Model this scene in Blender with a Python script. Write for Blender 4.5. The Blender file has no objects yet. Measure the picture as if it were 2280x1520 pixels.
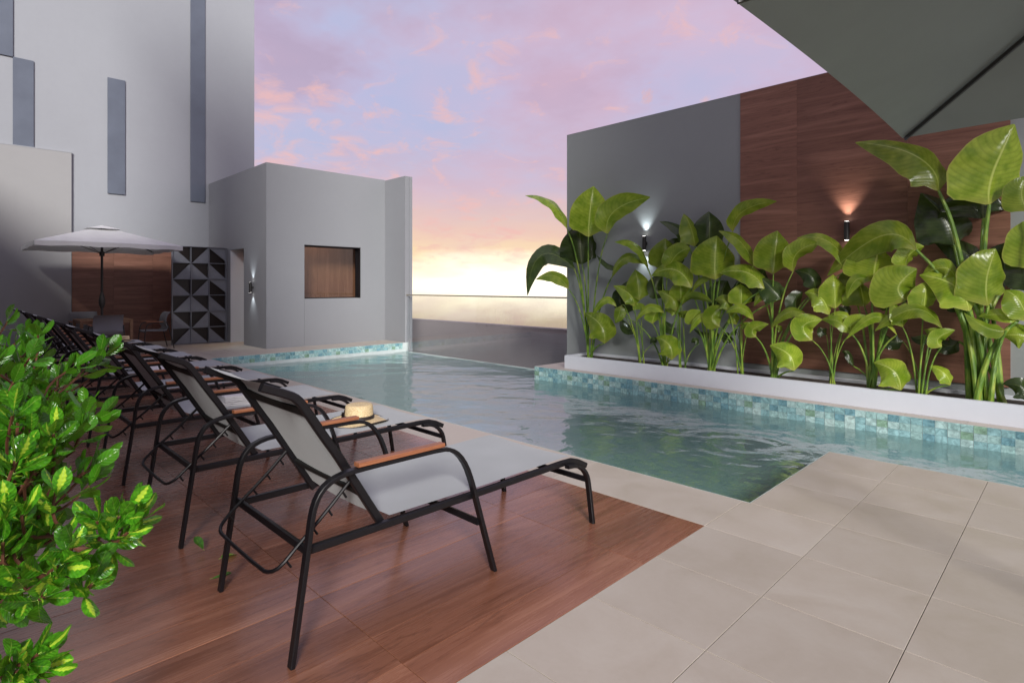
import bpy, math, random
import numpy as np
from mathutils import Vector, Matrix
R_ = math.radians
rnd = random.Random(7)
sc = bpy.context.scene
col = sc.collection

# ------------------------------------------------------------------ camera
CAM = (1.142, -4.107, 1.55)
cd = bpy.data.cameras.new('camera'); cam = bpy.data.objects.new('camera', cd); col.objects.link(cam)
cam.location = CAM; cam.rotation_euler = (R_(90), 0, R_(45))
cd.sensor_width = 36.0; cd.lens = 36.0*1274/2280; cd.shift_y = -(760-637.5)/2280
cd.clip_start = 0.05; cd.clip_end = 30000
sc.camera = cam

# ------------------------------------------------------------------ view
sc.view_settings.view_transform = 'Standard'; sc.view_settings.look = 'None'
sc.view_settings.gamma = 1; sc.view_settings.use_curve_mapping = False
sc.view_settings.exposure = 0.0
sc.render.engine = 'CYCLES'
try:
    sc.cycles.use_denoising = True; sc.cycles.denoiser = 'OPENIMAGEDENOISE'
except Exception: pass
sc.cycles.max_bounces = 10; sc.cycles.transparent_max_bounces = 12
sc.cycles.sample_clamp_indirect = 6.0; sc.cycles.blur_glossy = 0.5

# ------------------------------------------------------------------ sky
w = bpy.data.worlds.new('World'); sc.world = w; w.use_nodes = True
nt = w.node_tree; nt.nodes.clear()
def N(nt, t, **k):
    n = nt.nodes.new(t)
    for a, v in k.items():
        if a == 'inp':
            for i, x in v.items(): n.inputs[i].default_value = x
        else: setattr(n, a, v)
    return n
def ramp(nt, stops, fac=None, interp='LINEAR'):
    r = nt.nodes.new('ShaderNodeValToRGB'); r.color_ramp.interpolation = interp
    e = r.color_ramp.elements
    while len(e) < len(stops): e.new(0.5)
    for i, (p, c) in enumerate(stops):
        e[i].position = p; e[i].color = (c[0], c[1], c[2], 1) if not isinstance(c, (int, float)) else (c, c, c, 1)
    if fac is not None: nt.links.new(fac, r.inputs[0])
    return r
def mixc(nt, a, b, f, mode='MIX'):
    m = nt.nodes.new('ShaderNodeMix'); m.data_type = 'RGBA'; m.blend_type = mode
    for s, v in ((6, a), (7, b), (0, f)):
        if hasattr(v, 'links') or hasattr(v, 'is_linked'): nt.links.new(v, m.inputs[s])
        else: m.inputs[s].default_value = (tuple(v)+(1,))[:4] if s != 0 else v
    return m.outputs[2]
def mth(nt, op, a, b=None, c=None, clamp=False):
    m = nt.nodes.new('ShaderNodeMath'); m.operation = op; m.use_clamp = clamp
    for i, v in enumerate((a, b, c)):
        if v is None: continue
        if hasattr(v, 'is_linked'): nt.links.new(v, m.inputs[i])
        else: m.inputs[i].default_value = v
    return m.outputs[0]
FWs = Vector((-math.sqrt(.5), math.sqrt(.5), 0)); RTs = Vector((math.sqrt(.5), math.sqrt(.5), 0))
def srgb(r, g, b):
    f = lambda c: (c/255/12.92) if c/255 <= 0.04045 else ((c/255+0.055)/1.055)**2.4
    return (f(r), f(g), f(b))
tc = N(nt, 'ShaderNodeTexCoord')
sep = N(nt, 'ShaderNodeSeparateXYZ'); nt.links.new(tc.outputs['Generated'], sep.inputs[0])
zz = sep.outputs[2]
# azimuth closeness to the sunset glow
dot = N(nt, 'ShaderNodeVectorMath', operation='DOT_PRODUCT'); nt.links.new(tc.outputs['Generated'], dot.inputs[0])
dot.inputs[1].default_value = (-0.752, 0.659, 0.02)
az = N(nt, 'ShaderNodeMapRange', inp={1: 0.55, 2: 1.0}, interpolation_type='SMOOTHSTEP'); nt.links.new(dot.outputs['Value'], az.inputs[0])
# soft warp so that the bands are not straight
n0 = N(nt, 'ShaderNodeTexNoise', inp={2: 3.0, 3: 5.0, 4: 0.55})
mp0 = N(nt, 'ShaderNodeMapping'); mp0.inputs['Scale'].default_value = (1, 1, 4)
nt.links.new(tc.outputs['Generated'], mp0.inputs[0]); nt.links.new(mp0.outputs[0], n0.inputs['Vector'])
zw = mth(nt, 'ADD', zz, mth(nt, 'MULTIPLY', mth(nt, 'SUBTRACT', n0.outputs[0], 0.5), 0.10))
fz = mth(nt, 'MULTIPLY_ADD', zw, 1/1.2, 0.2/1.2, clamp=True)     # -0.2..1 -> 0..1
def Z(z): return (z+0.2)/1.2
glow = ramp(nt, [(Z(-0.12), srgb(222,204,200)), (Z(-0.035), srgb(236,222,212)), (Z(-0.015), (1.7,1.6,1.35)), (Z(0.028), (1.8,1.6,1.15)),
                 (Z(0.06), srgb(254,226,176)), (Z(0.095), srgb(238,200,180)), (Z(0.17), srgb(214,188,200)), (Z(0.32), srgb(200,184,214)),
                 (Z(0.6), srgb(190,190,216)), (1.0, srgb(188,196,218))], fz)
away = ramp(nt, [(Z(-0.12), srgb(196,184,196)), (Z(0.0), srgb(222,196,204)), (Z(0.10), srgb(214,190,206)), (Z(0.28), srgb(202,186,214)),
                 (Z(0.6), srgb(190,190,216)), (1.0, srgb(188,196,218))], fz)
base = mixc(nt, away.outputs[0], glow.outputs[0], az.outputs[0])
# clouds on a flat layer overhead
den = mth(nt, 'MAXIMUM', mth(nt, 'ADD', zz, 0.22), 0.06)
cx = mth(nt, 'DIVIDE', sep.outputs[0], den); cy = mth(nt, 'DIVIDE', sep.outputs[1], den)
cv = N(nt, 'ShaderNodeCombineXYZ'); nt.links.new(cx, cv.inputs[0]); nt.links.new(cy, cv.inputs[1])
mp = N(nt, 'ShaderNodeMapping'); mp.inputs['Location'].default_value = (1.7, 0.4, 0.3); mp.inputs['Scale'].default_value = (1.0, 1.0, 1)
mp.inputs['Rotation'].default_value = (0, 0, R_(35))
nt.links.new(cv.outputs[0], mp.inputs[0])
nA = N(nt, 'ShaderNodeTexNoise', inp={2: 0.9, 3: 4.0, 4: 0.55}); nt.links.new(mp.outputs[0], nA.inputs['Vector'])
nB = N(nt, 'ShaderNodeTexNoise', inp={2: 7.0, 3: 9.0, 4: 0.6, 8: 0.5}); nt.links.new(mp.outputs[0], nB.inputs['Vector'])
nC = N(nt, 'ShaderNodeTexNoise', inp={2: 1.6, 3: 5.0, 4: 0.6}); nt.links.new(cv.outputs[0], nC.inputs['Vector'])
blue = ramp(nt, [(0.42, 0.0), (0.62, 1.0)], nC.outputs[0])
c1 = mixc(nt, base, srgb(176,186,220), mth(nt, 'MULTIPLY', mth(nt, 'MULTIPLY', blue.outputs[0], 0.75), mth(nt, 'MULTIPLY_ADD', zz, 9.0, -0.9, clamp=True)))
# broad pink cirrus
pk = ramp(nt, [(0.45, 0.0), (0.70, 1.0)], nA.outputs[0])
mv = ramp(nt, [(0.40, 1.0), (0.56, 0.0)], nC.outputs[0])
c1 = mixc(nt, c1, srgb(184,166,192), mth(nt, 'MULTIPLY', mv.outputs[0], mth(nt, 'MULTIPLY_ADD', zz, 4.0, -0.35, clamp=True)))
c2 = mixc(nt, c1, srgb(226,184,200), mth(nt, 'MULTIPLY', pk.outputs[0], 0.5))
# small orange puffs, denser where the broad field is high
pf = mth(nt, 'ADD', mth(nt, 'MULTIPLY', nB.outputs[0], 0.62), mth(nt, 'MULTIPLY', nA.outputs[0], 0.38))
puff = ramp(nt, [(0.56, 0.0), (0.635, 1.0)], pf)
def near(px, py, r0, r1):
    dv = (FWs+RTs*((px-1140)/1274)+Vector((0,0,1))*((637.5-py)/1274)).normalized()
    dd = N(nt, 'ShaderNodeVectorMath', operation='DOT_PRODUCT'); nt.links.new(tc.outputs['Generated'], dd.inputs[0]); dd.inputs[1].default_value = dv
    k = N(nt, 'ShaderNodeMapRange', inp={1: math.cos(R_(r1)), 2: math.cos(R_(r0))}, interpolation_type='SMOOTHSTEP'); nt.links.new(dd.outputs['Value'], k.inputs[0]); return k.outputs[0]
g1 = near(735, 330, 1.0, 9.0); g2 = near(1455, 200, 0.3, 2.2); g3 = near(1510, 30, 0.5, 4.0); g4 = near(1040, 250, 0.5, 4.5); g5 = near(1060, 560, 1.0, 9.0); g6 = near(590, 215, 0.5, 3.0)
grp = mth(nt, 'ADD', mth(nt, 'ADD', mth(nt, 'ADD', g1, mth(nt, 'MULTIPLY', g2, 1.15)), mth(nt, 'ADD', mth(nt, 'MULTIPLY', g3, 0.7), mth(nt, 'MULTIPLY', g4, 0.6))), mth(nt, 'ADD', mth(nt, 'MULTIPLY', g5, 0.75), mth(nt, 'MULTIPLY', g6, 0.7)))
pf2 = mth(nt, 'ADD', nB.outputs[0], mth(nt, 'MULTIPLY', grp, 0.115))
puff = ramp(nt, [(0.57, 0.0), (0.75, 1.0)], pf2)
hi = N(nt, 'ShaderNodeMapRange', inp={1: 0.02, 2: 0.08}); nt.links.new(zz, hi.inputs[0])
c3 = mixc(nt, c2, mixc(nt, srgb(240,186,178), srgb(255,160,70), g2), mth(nt, 'MULTIPLY', mth(nt, 'MULTIPLY', puff.outputs[0], 0.7), hi.outputs[0]))
# keep the glow white close to the horizon
neb = N(nt, 'ShaderNodeTexSky'); neb.sky_type = 'NISHITA'; neb.sun_disc = False
neb.sun_elevation = R_(22); neb.sun_rotation = R_(63); neb.air_density = 1.0; neb.dust_density = 2.0
c4 = mixc(nt, c3, neb.outputs[0], 0.01, 'ADD')
bg = N(nt, 'ShaderNodeBackground'); nt.links.new(c4, bg.inputs[0]); bg.inputs[1].default_value = 1.0
wo = N(nt, 'ShaderNodeOutputWorld'); nt.links.new(bg.outputs[0], wo.inputs[0])

# ------------------------------------------------------------------ sun (broad, low, through thin cloud)
sl = bpy.data.lights.new('sun', 'SUN'); sl.energy = 4.5; sl.angle = R_(14); sl.color = (1.0, 0.965, 0.92)
so = bpy.data.objects.new('sun', sl); col.objects.link(so)
SUN_DIR = Vector((0.72, -0.54, 0.44)).normalized()
so.rotation_euler = SUN_DIR.to_track_quat('Z', 'Y').to_euler(); so.location = (20, 8, 14)

# ------------------------------------------------------------------ materials
def mat(name): 
    m = bpy.data.materials.new(name); m.use_nodes = True
    t = m.node_tree; b = t.nodes['Principled BSDF']; return m, t, b
def bump(t, b, h, strength=0.2, dist=0.01):
    n = N(t, 'ShaderNodeBump', inp={0: strength, 1: dist}); t.links.new(h, n.inputs['Height']); t.links.new(n.outputs[0], b.inputs['Normal'])
def coords(t, scale=(1,1,1), kind='Object', rot=(0,0,0), rand=False):
    c = N(t, 'ShaderNodeTexCoord'); m = N(t, 'ShaderNodeMapping'); m.inputs['Scale'].default_value = scale; m.inputs['Rotation'].default_value = rot
    src = c.outputs['Object' if kind == 'World' else kind]
    if kind == 'World': src = N(t, 'ShaderNodeNewGeometry').outputs['Position']
    t.links.new(src, m.inputs[0])
    if rand:
        o = N(t, 'ShaderNodeObjectInfo'); k = N(t, 'ShaderNodeVectorMath', operation='SCALE'); k.inputs[0].default_value = (37, 23, 11)
        t.links.new(o.outputs['Random'], k.inputs['Scale']); t.links.new(k.outputs[0], m.inputs['Location'])
    return m.outputs[0]
def plain(name, c, rough=0.5, metal=0.0, nscale=8.0, namp=0.08, bmp=0.0, bscale=60.0, spec=0.5, coat=0.0):
    m, t, b = mat(name); v = coords(t, kind='World') 
    n = N(t, 'ShaderNodeTexNoise', inp={2: nscale, 3: 6.0, 4: 0.6}); t.links.new(v, n.inputs['Vector'])
    lo = tuple(x*(1-namp) for x in c); hi = tuple(min(1, x*(1+namp)) for x in c)
    r = ramp(t, [(0.3, lo), (0.7, hi)], n.outputs[0]); t.links.new(r.outputs[0], b.inputs['Base Color'])
    rr = N(t, 'ShaderNodeMapRange', inp={1: 0.3, 2: 0.7, 3: max(0, rough-0.05), 4: min(1, rough+0.05)}); t.links.new(n.outputs[0], rr.inputs[0])
    t.links.new(rr.outputs[0], b.inputs['Roughness']); b.inputs['Metallic'].default_value = metal
    b.inputs['Specular IOR Level'].default_value = spec; b.inputs['Coat Weight'].default_value = coat
    if bmp:
        n2 = N(t, 'ShaderNodeTexNoise', inp={2: bscale, 3: 4.0}); t.links.new(v, n2.inputs['Vector']); bump(t, b, n2.outputs[0], bmp, 0.01)
    return m
def stucco(name, c):
    m, t, b = mat(name); v = coords(t, kind='World')
    n = N(t, 'ShaderNodeTexNoise', inp={2: 0.5, 3: 8.0, 4: 0.62}); t.links.new(v, n.inputs['Vector'])
    n3 = N(t, 'ShaderNodeTexNoise', inp={2: 7.0, 3: 8.0, 4: 0.7}); t.links.new(v, n3.inputs['Vector'])
    f = mth(t, 'ADD', mth(t, 'MULTIPLY', n.outputs[0], 0.7), mth(t, 'MULTIPLY', n3.outputs[0], 0.3))
    r = ramp(t, [(0.35, tuple(x*0.97 for x in c)), (0.65, tuple(x*1.03 for x in c))], f); t.links.new(r.outputs[0], b.inputs['Base Color'])
    # rain streaks running down
    v2 = coords(t, (9, 9, 0.25), kind='World'); n4 = N(t, 'ShaderNodeTexNoise', inp={2: 1.0, 3: 4.0}); t.links.new(v2, n4.inputs['Vector'])
    st = ramp(t, [(0.55, 0.0), (0.85, 1.0)], n4.outputs[0])
    t.links.new(mixc(t, r.outputs[0], tuple(x*0.90 for x in c), mth(t, 'MULTIPLY', st.outputs[0], 0.12)), b.inputs['Base Color'])
    b.inputs['Roughness'].default_value = 0.62; b.inputs['Specular IOR Level'].default_value = 0.35
    n2 = N(t, 'ShaderNodeTexNoise', inp={2: 45.0, 3: 5.0, 4: 0.6}); t.links.new(v, n2.inputs['Vector']); bump(t, b, n2.outputs[0], 0.12, 0.01)
    return m
def wood(name, c1, c2, c3, grain=(1, 14, 14), rough=0.42, scale=1.0, rand=True, bmp=0.15, coat=0.0, kind='Object'):
    m, t, b = mat(name); v = coords(t, grain, kind=kind, rand=rand)
    n = N(t, 'ShaderNodeTexNoise', inp={2: 1.0*scale, 3: 7.0, 4: 0.55, 8: 0.9}); t.links.new(v, n.inputs['Vector'])
    wv = N(t, 'ShaderNodeTexNoise', inp={2: 4.5*scale, 3: 5.0, 4: 0.7, 8: 0.3}); t.links.new(v, wv.inputs['Vector'])
    f = mth(t, 'ADD', mth(t, 'MULTIPLY', n.outputs[0], 0.72), mth(t, 'MULTIPLY', wv.outputs[0], 0.28))
    r = ramp(t, [(0.33, c1), (0.47, c2), (0.53, c2), (0.66, c3)], f)
    # thin dark veins
    vn = ramp(t, [(0.485, 0.0), (0.5, 1.0), (0.515, 0.0)], n.outputs[0])
    cc = mixc(t, r.outputs[0], tuple(x*0.55 for x in c1), mth(t, 'MULTIPLY', vn.outputs[0], 0.45))
    o = N(t, 'ShaderNodeObjectInfo')
    hv = N(t, 'ShaderNodeHueSaturation'); t.links.new(cc, hv.inputs['Color'])
    vr = N(t, 'ShaderNodeMapRange', inp={3: 0.86, 4: 1.14}); t.links.new(o.outputs['Random'], vr.inputs[0]); t.links.new(vr.outputs[0], hv.inputs['Value'])
    t.links.new(hv.outputs[0], b.inputs['Base Color'])
    rr = N(t, 'ShaderNodeMapRange', inp={1: 0.3, 2: 0.7, 3: rough-0.07, 4: rough+0.07}); t.links.new(wv.outputs[0], rr.inputs[0]); t.links.new(rr.outputs[0], b.inputs['Roughness'])
    b.inputs['Coat Weight'].default_value = coat; b.inputs['Coat Roughness'].default_value = 0.2
    bump(t, b, f, bmp, 0.006)
    return m
M = {}
M['tower'] = stucco('pale grey render', (0.33, 0.345, 0.37))
M['bld'] = stucco('mid grey render', (0.26, 0.27, 0.285))
M['rwall'] = stucco('grey wall render', (0.29, 0.315, 0.31))
M['lowwall'] = stucco('warm grey render', (0.33, 0.33, 0.33))
M['dark_wall'] = stucco('dark render', (0.10, 0.10, 0.09))
M['planter'] = stucco('white planter render', (0.64, 0.675, 0.72))
M['panel'] = plain('blue grey cladding', (0.12, 0.14, 0.18), 0.45, nscale=2.0)
M['parapet'] = stucco('brown grey parapet render', (0.34, 0.30, 0.30))
M['wood_h'] = wood('red wood cladding', (0.125,0.054,0.034), (0.215,0.100,0.066), (0.30,0.148,0.102), grain=(0.55, 0.55, 9), rough=0.5, kind='World')
M['wood_v'] = wood('vertical wood lining', (0.16,0.07,0.035), (0.25,0.115,0.06), (0.34,0.17,0.10), grain=(9, 9, 0.5), rough=0.5, kind='World')
M['deck'] = wood('reddish deck board', (0.140,0.053,0.029), (0.240,0.099,0.058), (0.335,0.155,0.096), grain=(7, 0.55, 7), rough=0.27, bmp=0.25, coat=0.4)
M['teak'] = wood('teak armrest', (0.21,0.070,0.030), (0.31,0.115,0.052), (0.40,0.17,0.08), grain=(30, 2.5, 30), rough=0.45, bmp=0.1)
M['tablewood'] = wood('pale brown timber', (0.16,0.08,0.04), (0.24,0.13,0.07), (0.30,0.17,0.10), grain=(8, 8, 8), rough=0.5)
def stone():
    m, t, b = mat('beige porcelain tile'); v = coords(t, kind='World'); v2 = coords(t, (1,1,1), kind='Object', rand=True)
    n = N(t, 'ShaderNodeTexNoise', inp={2: 2.2, 3: 8.0, 4: 0.65, 8: 0.8}); t.links.new(v2, n.inputs['Vector'])
    n2 = N(t, 'ShaderNodeTexNoise', inp={2: 30.0, 3: 6.0, 4: 0.7}); t.links.new(v, n2.inputs['Vector'])
    f = mth(t, 'ADD', mth(t, 'MULTIPLY', n.outputs[0], 0.75), mth(t, 'MULTIPLY', n2.outputs[0], 0.25))
    r = ramp(t, [(0.30, (0.41,0.36,0.295)), (0.5, (0.45,0.402,0.34)), (0.70, (0.48,0.44,0.38))], f)
    o = N(t, 'ShaderNodeObjectInfo'); hv = N(t, 'ShaderNodeHueSaturation'); t.links.new(r.outputs[0], hv.inputs['Color'])
    vr = N(t, 'ShaderNodeMapRange', inp={3: 0.95, 4: 1.05}); t.links.new(o.outputs['Random'], vr.inputs[0]); t.links.new(vr.outputs[0], hv.inputs['Value'])
    t.links.new(hv.outputs[0], b.inputs['Base Color'])
    rr = N(t, 'ShaderNodeMapRange', inp={1: 0.35, 2: 0.65, 3: 0.34, 4: 0.5}); t.links.new(n.outputs[0], rr.inputs[0]); t.links.new(rr.outputs[0], b.inputs['Roughness'])
    bump(t, b, n2.outputs[0], 0.08, 0.004); return m
M['stone'] = stone()
M['grout'] = plain('dark grout', (0.17,0.155,0.14), 0.9)
M['grout_light'] = plain('pale grout', (0.50,0.56,0.55), 0.8)
M['soil'] = plain('dark soil', (0.035,0.026,0.02), 0.95, bmp=0.8, bscale=40)
def pooltile(i, c):
    m, t, b = mat('pool tile glaze %d' % i); v = coords(t, kind='Object', rand=True)
    n = N(t, 'ShaderNodeTexNoise', inp={2: 14.0, 3: 7.0, 4: 0.68, 8: 1.2}); t.links.new(v, n.inputs['Vector'])
    r = ramp(t, [(0.34, tuple(x*0.62 for x in c)), (0.5, c), (0.66, tuple(min(1, x*1.35+0.03) for x in c))], n.outputs[0])
    t.links.new(r.outputs[0], b.inputs['Base Color']); b.inputs['Roughness'].default_value = 0.18
    bump(t, b, n.outputs[0], 0.06, 0.003); return m
PT = [pooltile(i, c) for i, c in enumerate([(0.30,0.47,0.45),(0.36,0.52,0.50),(0.16,0.32,0.36),(0.24,0.42,0.43),(0.22,0.36,0.26),(0.42,0.57,0.54)])]
def poolfloor():
    m, t, b = mat('pool mosaic'); v = coords(t, kind='World')
    br = N(t, 'ShaderNodeTexBrick'); br.offset = 0.0
    for k, x in (('Scale', 1.0), ('Mortar Size', 0.004), ('Brick Width', 0.117), ('Row Height', 0.117), ('Bias', 0.0)): br.inputs[k].default_value = x
    br.inputs['Color1'].default_value = (0.50,0.80,0.79,1); br.inputs['Color2'].default_value = (0.70,0.90,0.83,1); br.inputs['Mortar'].default_value = (0.42,0.56,0.54,1)
    t.links.new(v, br.inputs['Vector'])
    n = N(t, 'ShaderNodeTexNoise', inp={2: 3.0, 3: 6.0}); t.links.new(v, n.inputs['Vector'])
    t.links.new(mixc(t, br.outputs[0], (0.32,0.60,0.52), mth(t, 'MULTIPLY', n.outputs[0], 0.5)), b.inputs['Base Color']); b.inputs['Roughness'].default_value = 0.4
    return m
M['poolfloor'] = poolfloor()
def water():
    m, t, b = mat('pool water'); t.nodes.remove(b); out = t.nodes['Material Output']
    v = coords(t, (1,1,1), kind='World')
    n = N(t, 'ShaderNodeTexNoise', inp={2: 3.2, 3: 3.0, 4: 0.5, 8: 1.2}); t.links.new(v, n.inputs['Vector'])
    n2 = N(t, 'ShaderNodeTexNoise', inp={2: 11.0, 3: 2.0, 4: 0.5, 8: 1.0}); t.links.new(v, n2.inputs['Vector'])
    h = mth(t, 'ADD', mth(t, 'MULTIPLY', n.outputs[0], 1.0), mth(t, 'MULTIPLY', n2.outputs[0], 0.16))
    bp = N(t, 'ShaderNodeBump', inp={0: 1.0, 1: 0.009}); t.links.new(h, bp.inputs['Height'])
    rf = N(t, 'ShaderNodeBsdfRefraction', inp={0: (0.90,0.99,0.97,1), 1: 0.0, 2: 1.33}); gl = N(t, 'ShaderNodeBsdfGlossy', inp={0: (1,1,1,1), 1: 0.015})
    tr = N(t, 'ShaderNodeBsdfTransparent', inp={0: (0.90,0.98,0.97,1)})
    fr = N(t, 'ShaderNodeFresnel', inp={0: 4.2})
    for s in (rf, gl): t.links.new(bp.outputs[0], s.inputs['Normal'])
    t.links.new(bp.outputs[0], fr.inputs['Normal'])
    mt = N(t, 'ShaderNodeMixShader', inp={0: 0.7}); t.links.new(rf.outputs[0], mt.inputs[1]); t.links.new(tr.outputs[0], mt.inputs[2])
    df = N(t, 'ShaderNodeBsdfDiffuse', inp={0: (0.48,0.86,0.80,1)}); t.links.new(bp.outputs[0], df.inputs['Normal'])     # light scattered back by the water body
    m0 = N(t, 'ShaderNodeMixShader', inp={0: 0.26}); t.links.new(mt.outputs[0], m0.inputs[1]); t.links.new(df.outputs[0], m0.inputs[2])
    mx = N(t, 'ShaderNodeMixShader'); t.links.new(fr.outputs[0], mx.inputs[0]); t.links.new(m0.outputs[0], mx.inputs[1]); t.links.new(gl.outputs[0], mx.inputs[2])
    t.links.new(mx.outputs[0], out.inputs[0]); return m
M['water'] = water()
def glass(name, tint=(0.93,0.96,0.95), ior=1.5, extra=0.0):
    m, t, b = mat(name); t.nodes.remove(b); out = t.nodes['Material Output']
    tr = N(t, 'ShaderNodeBsdfTransparent', inp={0: tint+(1,)}); gl = N(t, 'ShaderNodeBsdfGlossy', inp={0: (1,1,1,1), 1: 0.01})
    ge = N(t, 'ShaderNodeNewGeometry'); dt = N(t, 'ShaderNodeVectorMath', operation='DOT_PRODUCT'); t.links.new(ge.outputs['Incoming'], dt.inputs[0]); t.links.new(ge.outputs['Normal'], dt.inputs[1])
    sch = mth(t, 'MULTIPLY_ADD', mth(t, 'POWER', mth(t, 'SUBTRACT', 1.0, mth(t, 'ABSOLUTE', dt.outputs['Value']), clamp=True), 5.0), 0.96, 0.04+extra, clamp=True)
    mx = N(t, 'ShaderNodeMixShader'); t.links.new(sch, mx.inputs[0]); t.links.new(tr.outputs[0], mx.inputs[1]); t.links.new(gl.outputs[0], mx.inputs[2])
    t.links.new(mx.outputs[0], out.inputs[0]); return m
M['glass'] = glass('railing glass', (0.96,0.975,0.975), extra=0.035)
M['window_glass'] = glass('window glass', (0.85,0.86,0.86))
def sea():
    m, t, b = mat('sea water'); v = coords(t, (0.02,0.02,0.02), kind='World')
    n = N(t, 'ShaderNodeTexNoise', inp={2: 1.0, 3: 5.0}); t.links.new(v, n.inputs['Vector'])
    b.inputs['Base Color'].default_value = (0.10,0.12,0.14,1); b.inputs['Roughness'].default_value = 0.03; b.inputs['IOR'].default_value = 1.33
    bump(t, b, n.outputs[0], 0.015, 1.0); return m
M['sea'] = sea()
M['black'] = plain('black powder coated metal', (0.007,0.0065,0.008), 0.38, nscale=30, spec=0.32)
M['hem'] = plain('black sling hem', (0.010,0.010,0.010), 0.7, nscale=30, spec=0.25)
M['grey_metal'] = plain('grey painted metal', (0.24,0.255,0.285), 0.45)
M['opening_shade'] = plain('near black opening shade', (0.014,0.008,0.006), 0.35)
M['dark_metal'] = plain('dark bronze metal', (0.035,0.034,0.032), 0.42)
M['rail_metal'] = plain('satin brass rail', (0.55,0.50,0.38), 0.35, metal=0.9)
def fabric(name, c, weave=900.0, tl=0.0, rough=0.75, wr=0.5):
    m, t, b = mat(name); v = coords(t, kind='Object')
    w1 = N(t, 'ShaderNodeTexWave', inp={1: weave/6.28}); w1.bands_direction = 'X'; w2 = N(t, 'ShaderNodeTexWave', inp={1: weave/6.28}); w2.bands_direction = 'Y'
    for q in (w1, w2): t.links.new(v, q.inputs['Vector'])
    n = N(t, 'ShaderNodeTexNoise', inp={2: 3.0, 3: 5.0}); t.links.new(v, n.inputs['Vector'])
    r = ramp(t, [(0.3, tuple(x*0.93 for x in c)), (0.7, tuple(x*1.05 for x in c))], n.outputs[0]); t.links.new(r.outputs[0], b.inputs['Base Color'])
    b.inputs['Roughness'].default_value = rough; b.inputs['Sheen Weight'].default_value = 0.15
    h = mth(t, 'ADD', mth(t, 'ADD', w1.outputs[1], w2.outputs[1]), mth(t, 'MULTIPLY', n.outputs[0], 2.0)); bump(t, b, h, wr*0.3, 0.002)
    if tl:
        out = t.nodes['Material Output']; tn = N(t, 'ShaderNodeBsdfTranslucent', inp={0: tuple(x*0.9 for x in c)+(1,)}); mx = N(t, 'ShaderNodeMixShader', inp={0: tl})
        t.links.new(b.outputs[0], mx.inputs[1]); t.links.new(tn.outputs[0], mx.inputs[2]); t.links.new(mx.outputs[0], out.inputs[0])
    return m
M['sling'] = fabric('grey sling mesh', (0.32,0.345,0.355), tl=0.04)
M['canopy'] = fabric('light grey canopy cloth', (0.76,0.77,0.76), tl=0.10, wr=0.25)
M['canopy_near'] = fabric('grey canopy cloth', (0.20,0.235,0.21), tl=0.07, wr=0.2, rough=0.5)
M['chair_fabric'] = fabric('grey chair mesh', (0.20,0.205,0.22), tl=0.05)
M['towel'] = fabric('white towelling', (0.74,0.73,0.74), weave=500, wr=2.0, rough=0.95)
M['ribbon'] = plain('black ribbon', (0.02,0.014,0.013), 0.5)
def straw():
    m, t, b = mat('woven straw'); v = coords(t, (1,1,1), kind='Object')
    vo = N(t, 'ShaderNodeTexVoronoi', inp={2: 170.0}); t.links.new(v, vo.inputs['Vector'])
    n = N(t, 'ShaderNodeTexNoise', inp={2: 60.0, 3: 4.0}); t.links.new(v, n.inputs['Vector'])
    f = mth(t, 'ADD', mth(t, 'MULTIPLY', vo.outputs[0], 0.6), mth(t, 'MULTIPLY', n.outputs[0], 0.5))
    r = ramp(t, [(0.25, (0.80,0.67,0.42)), (0.6, (0.60,0.46,0.25)), (0.8, (0.42,0.30,0.15))], f); t.links.new(r.outputs[0], b.inputs['Base Color']); b.inputs['Roughness'].default_value = 0.7
    bump(t, b, f, 0.5, 0.002); return m
M['straw'] = straw()
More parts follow.
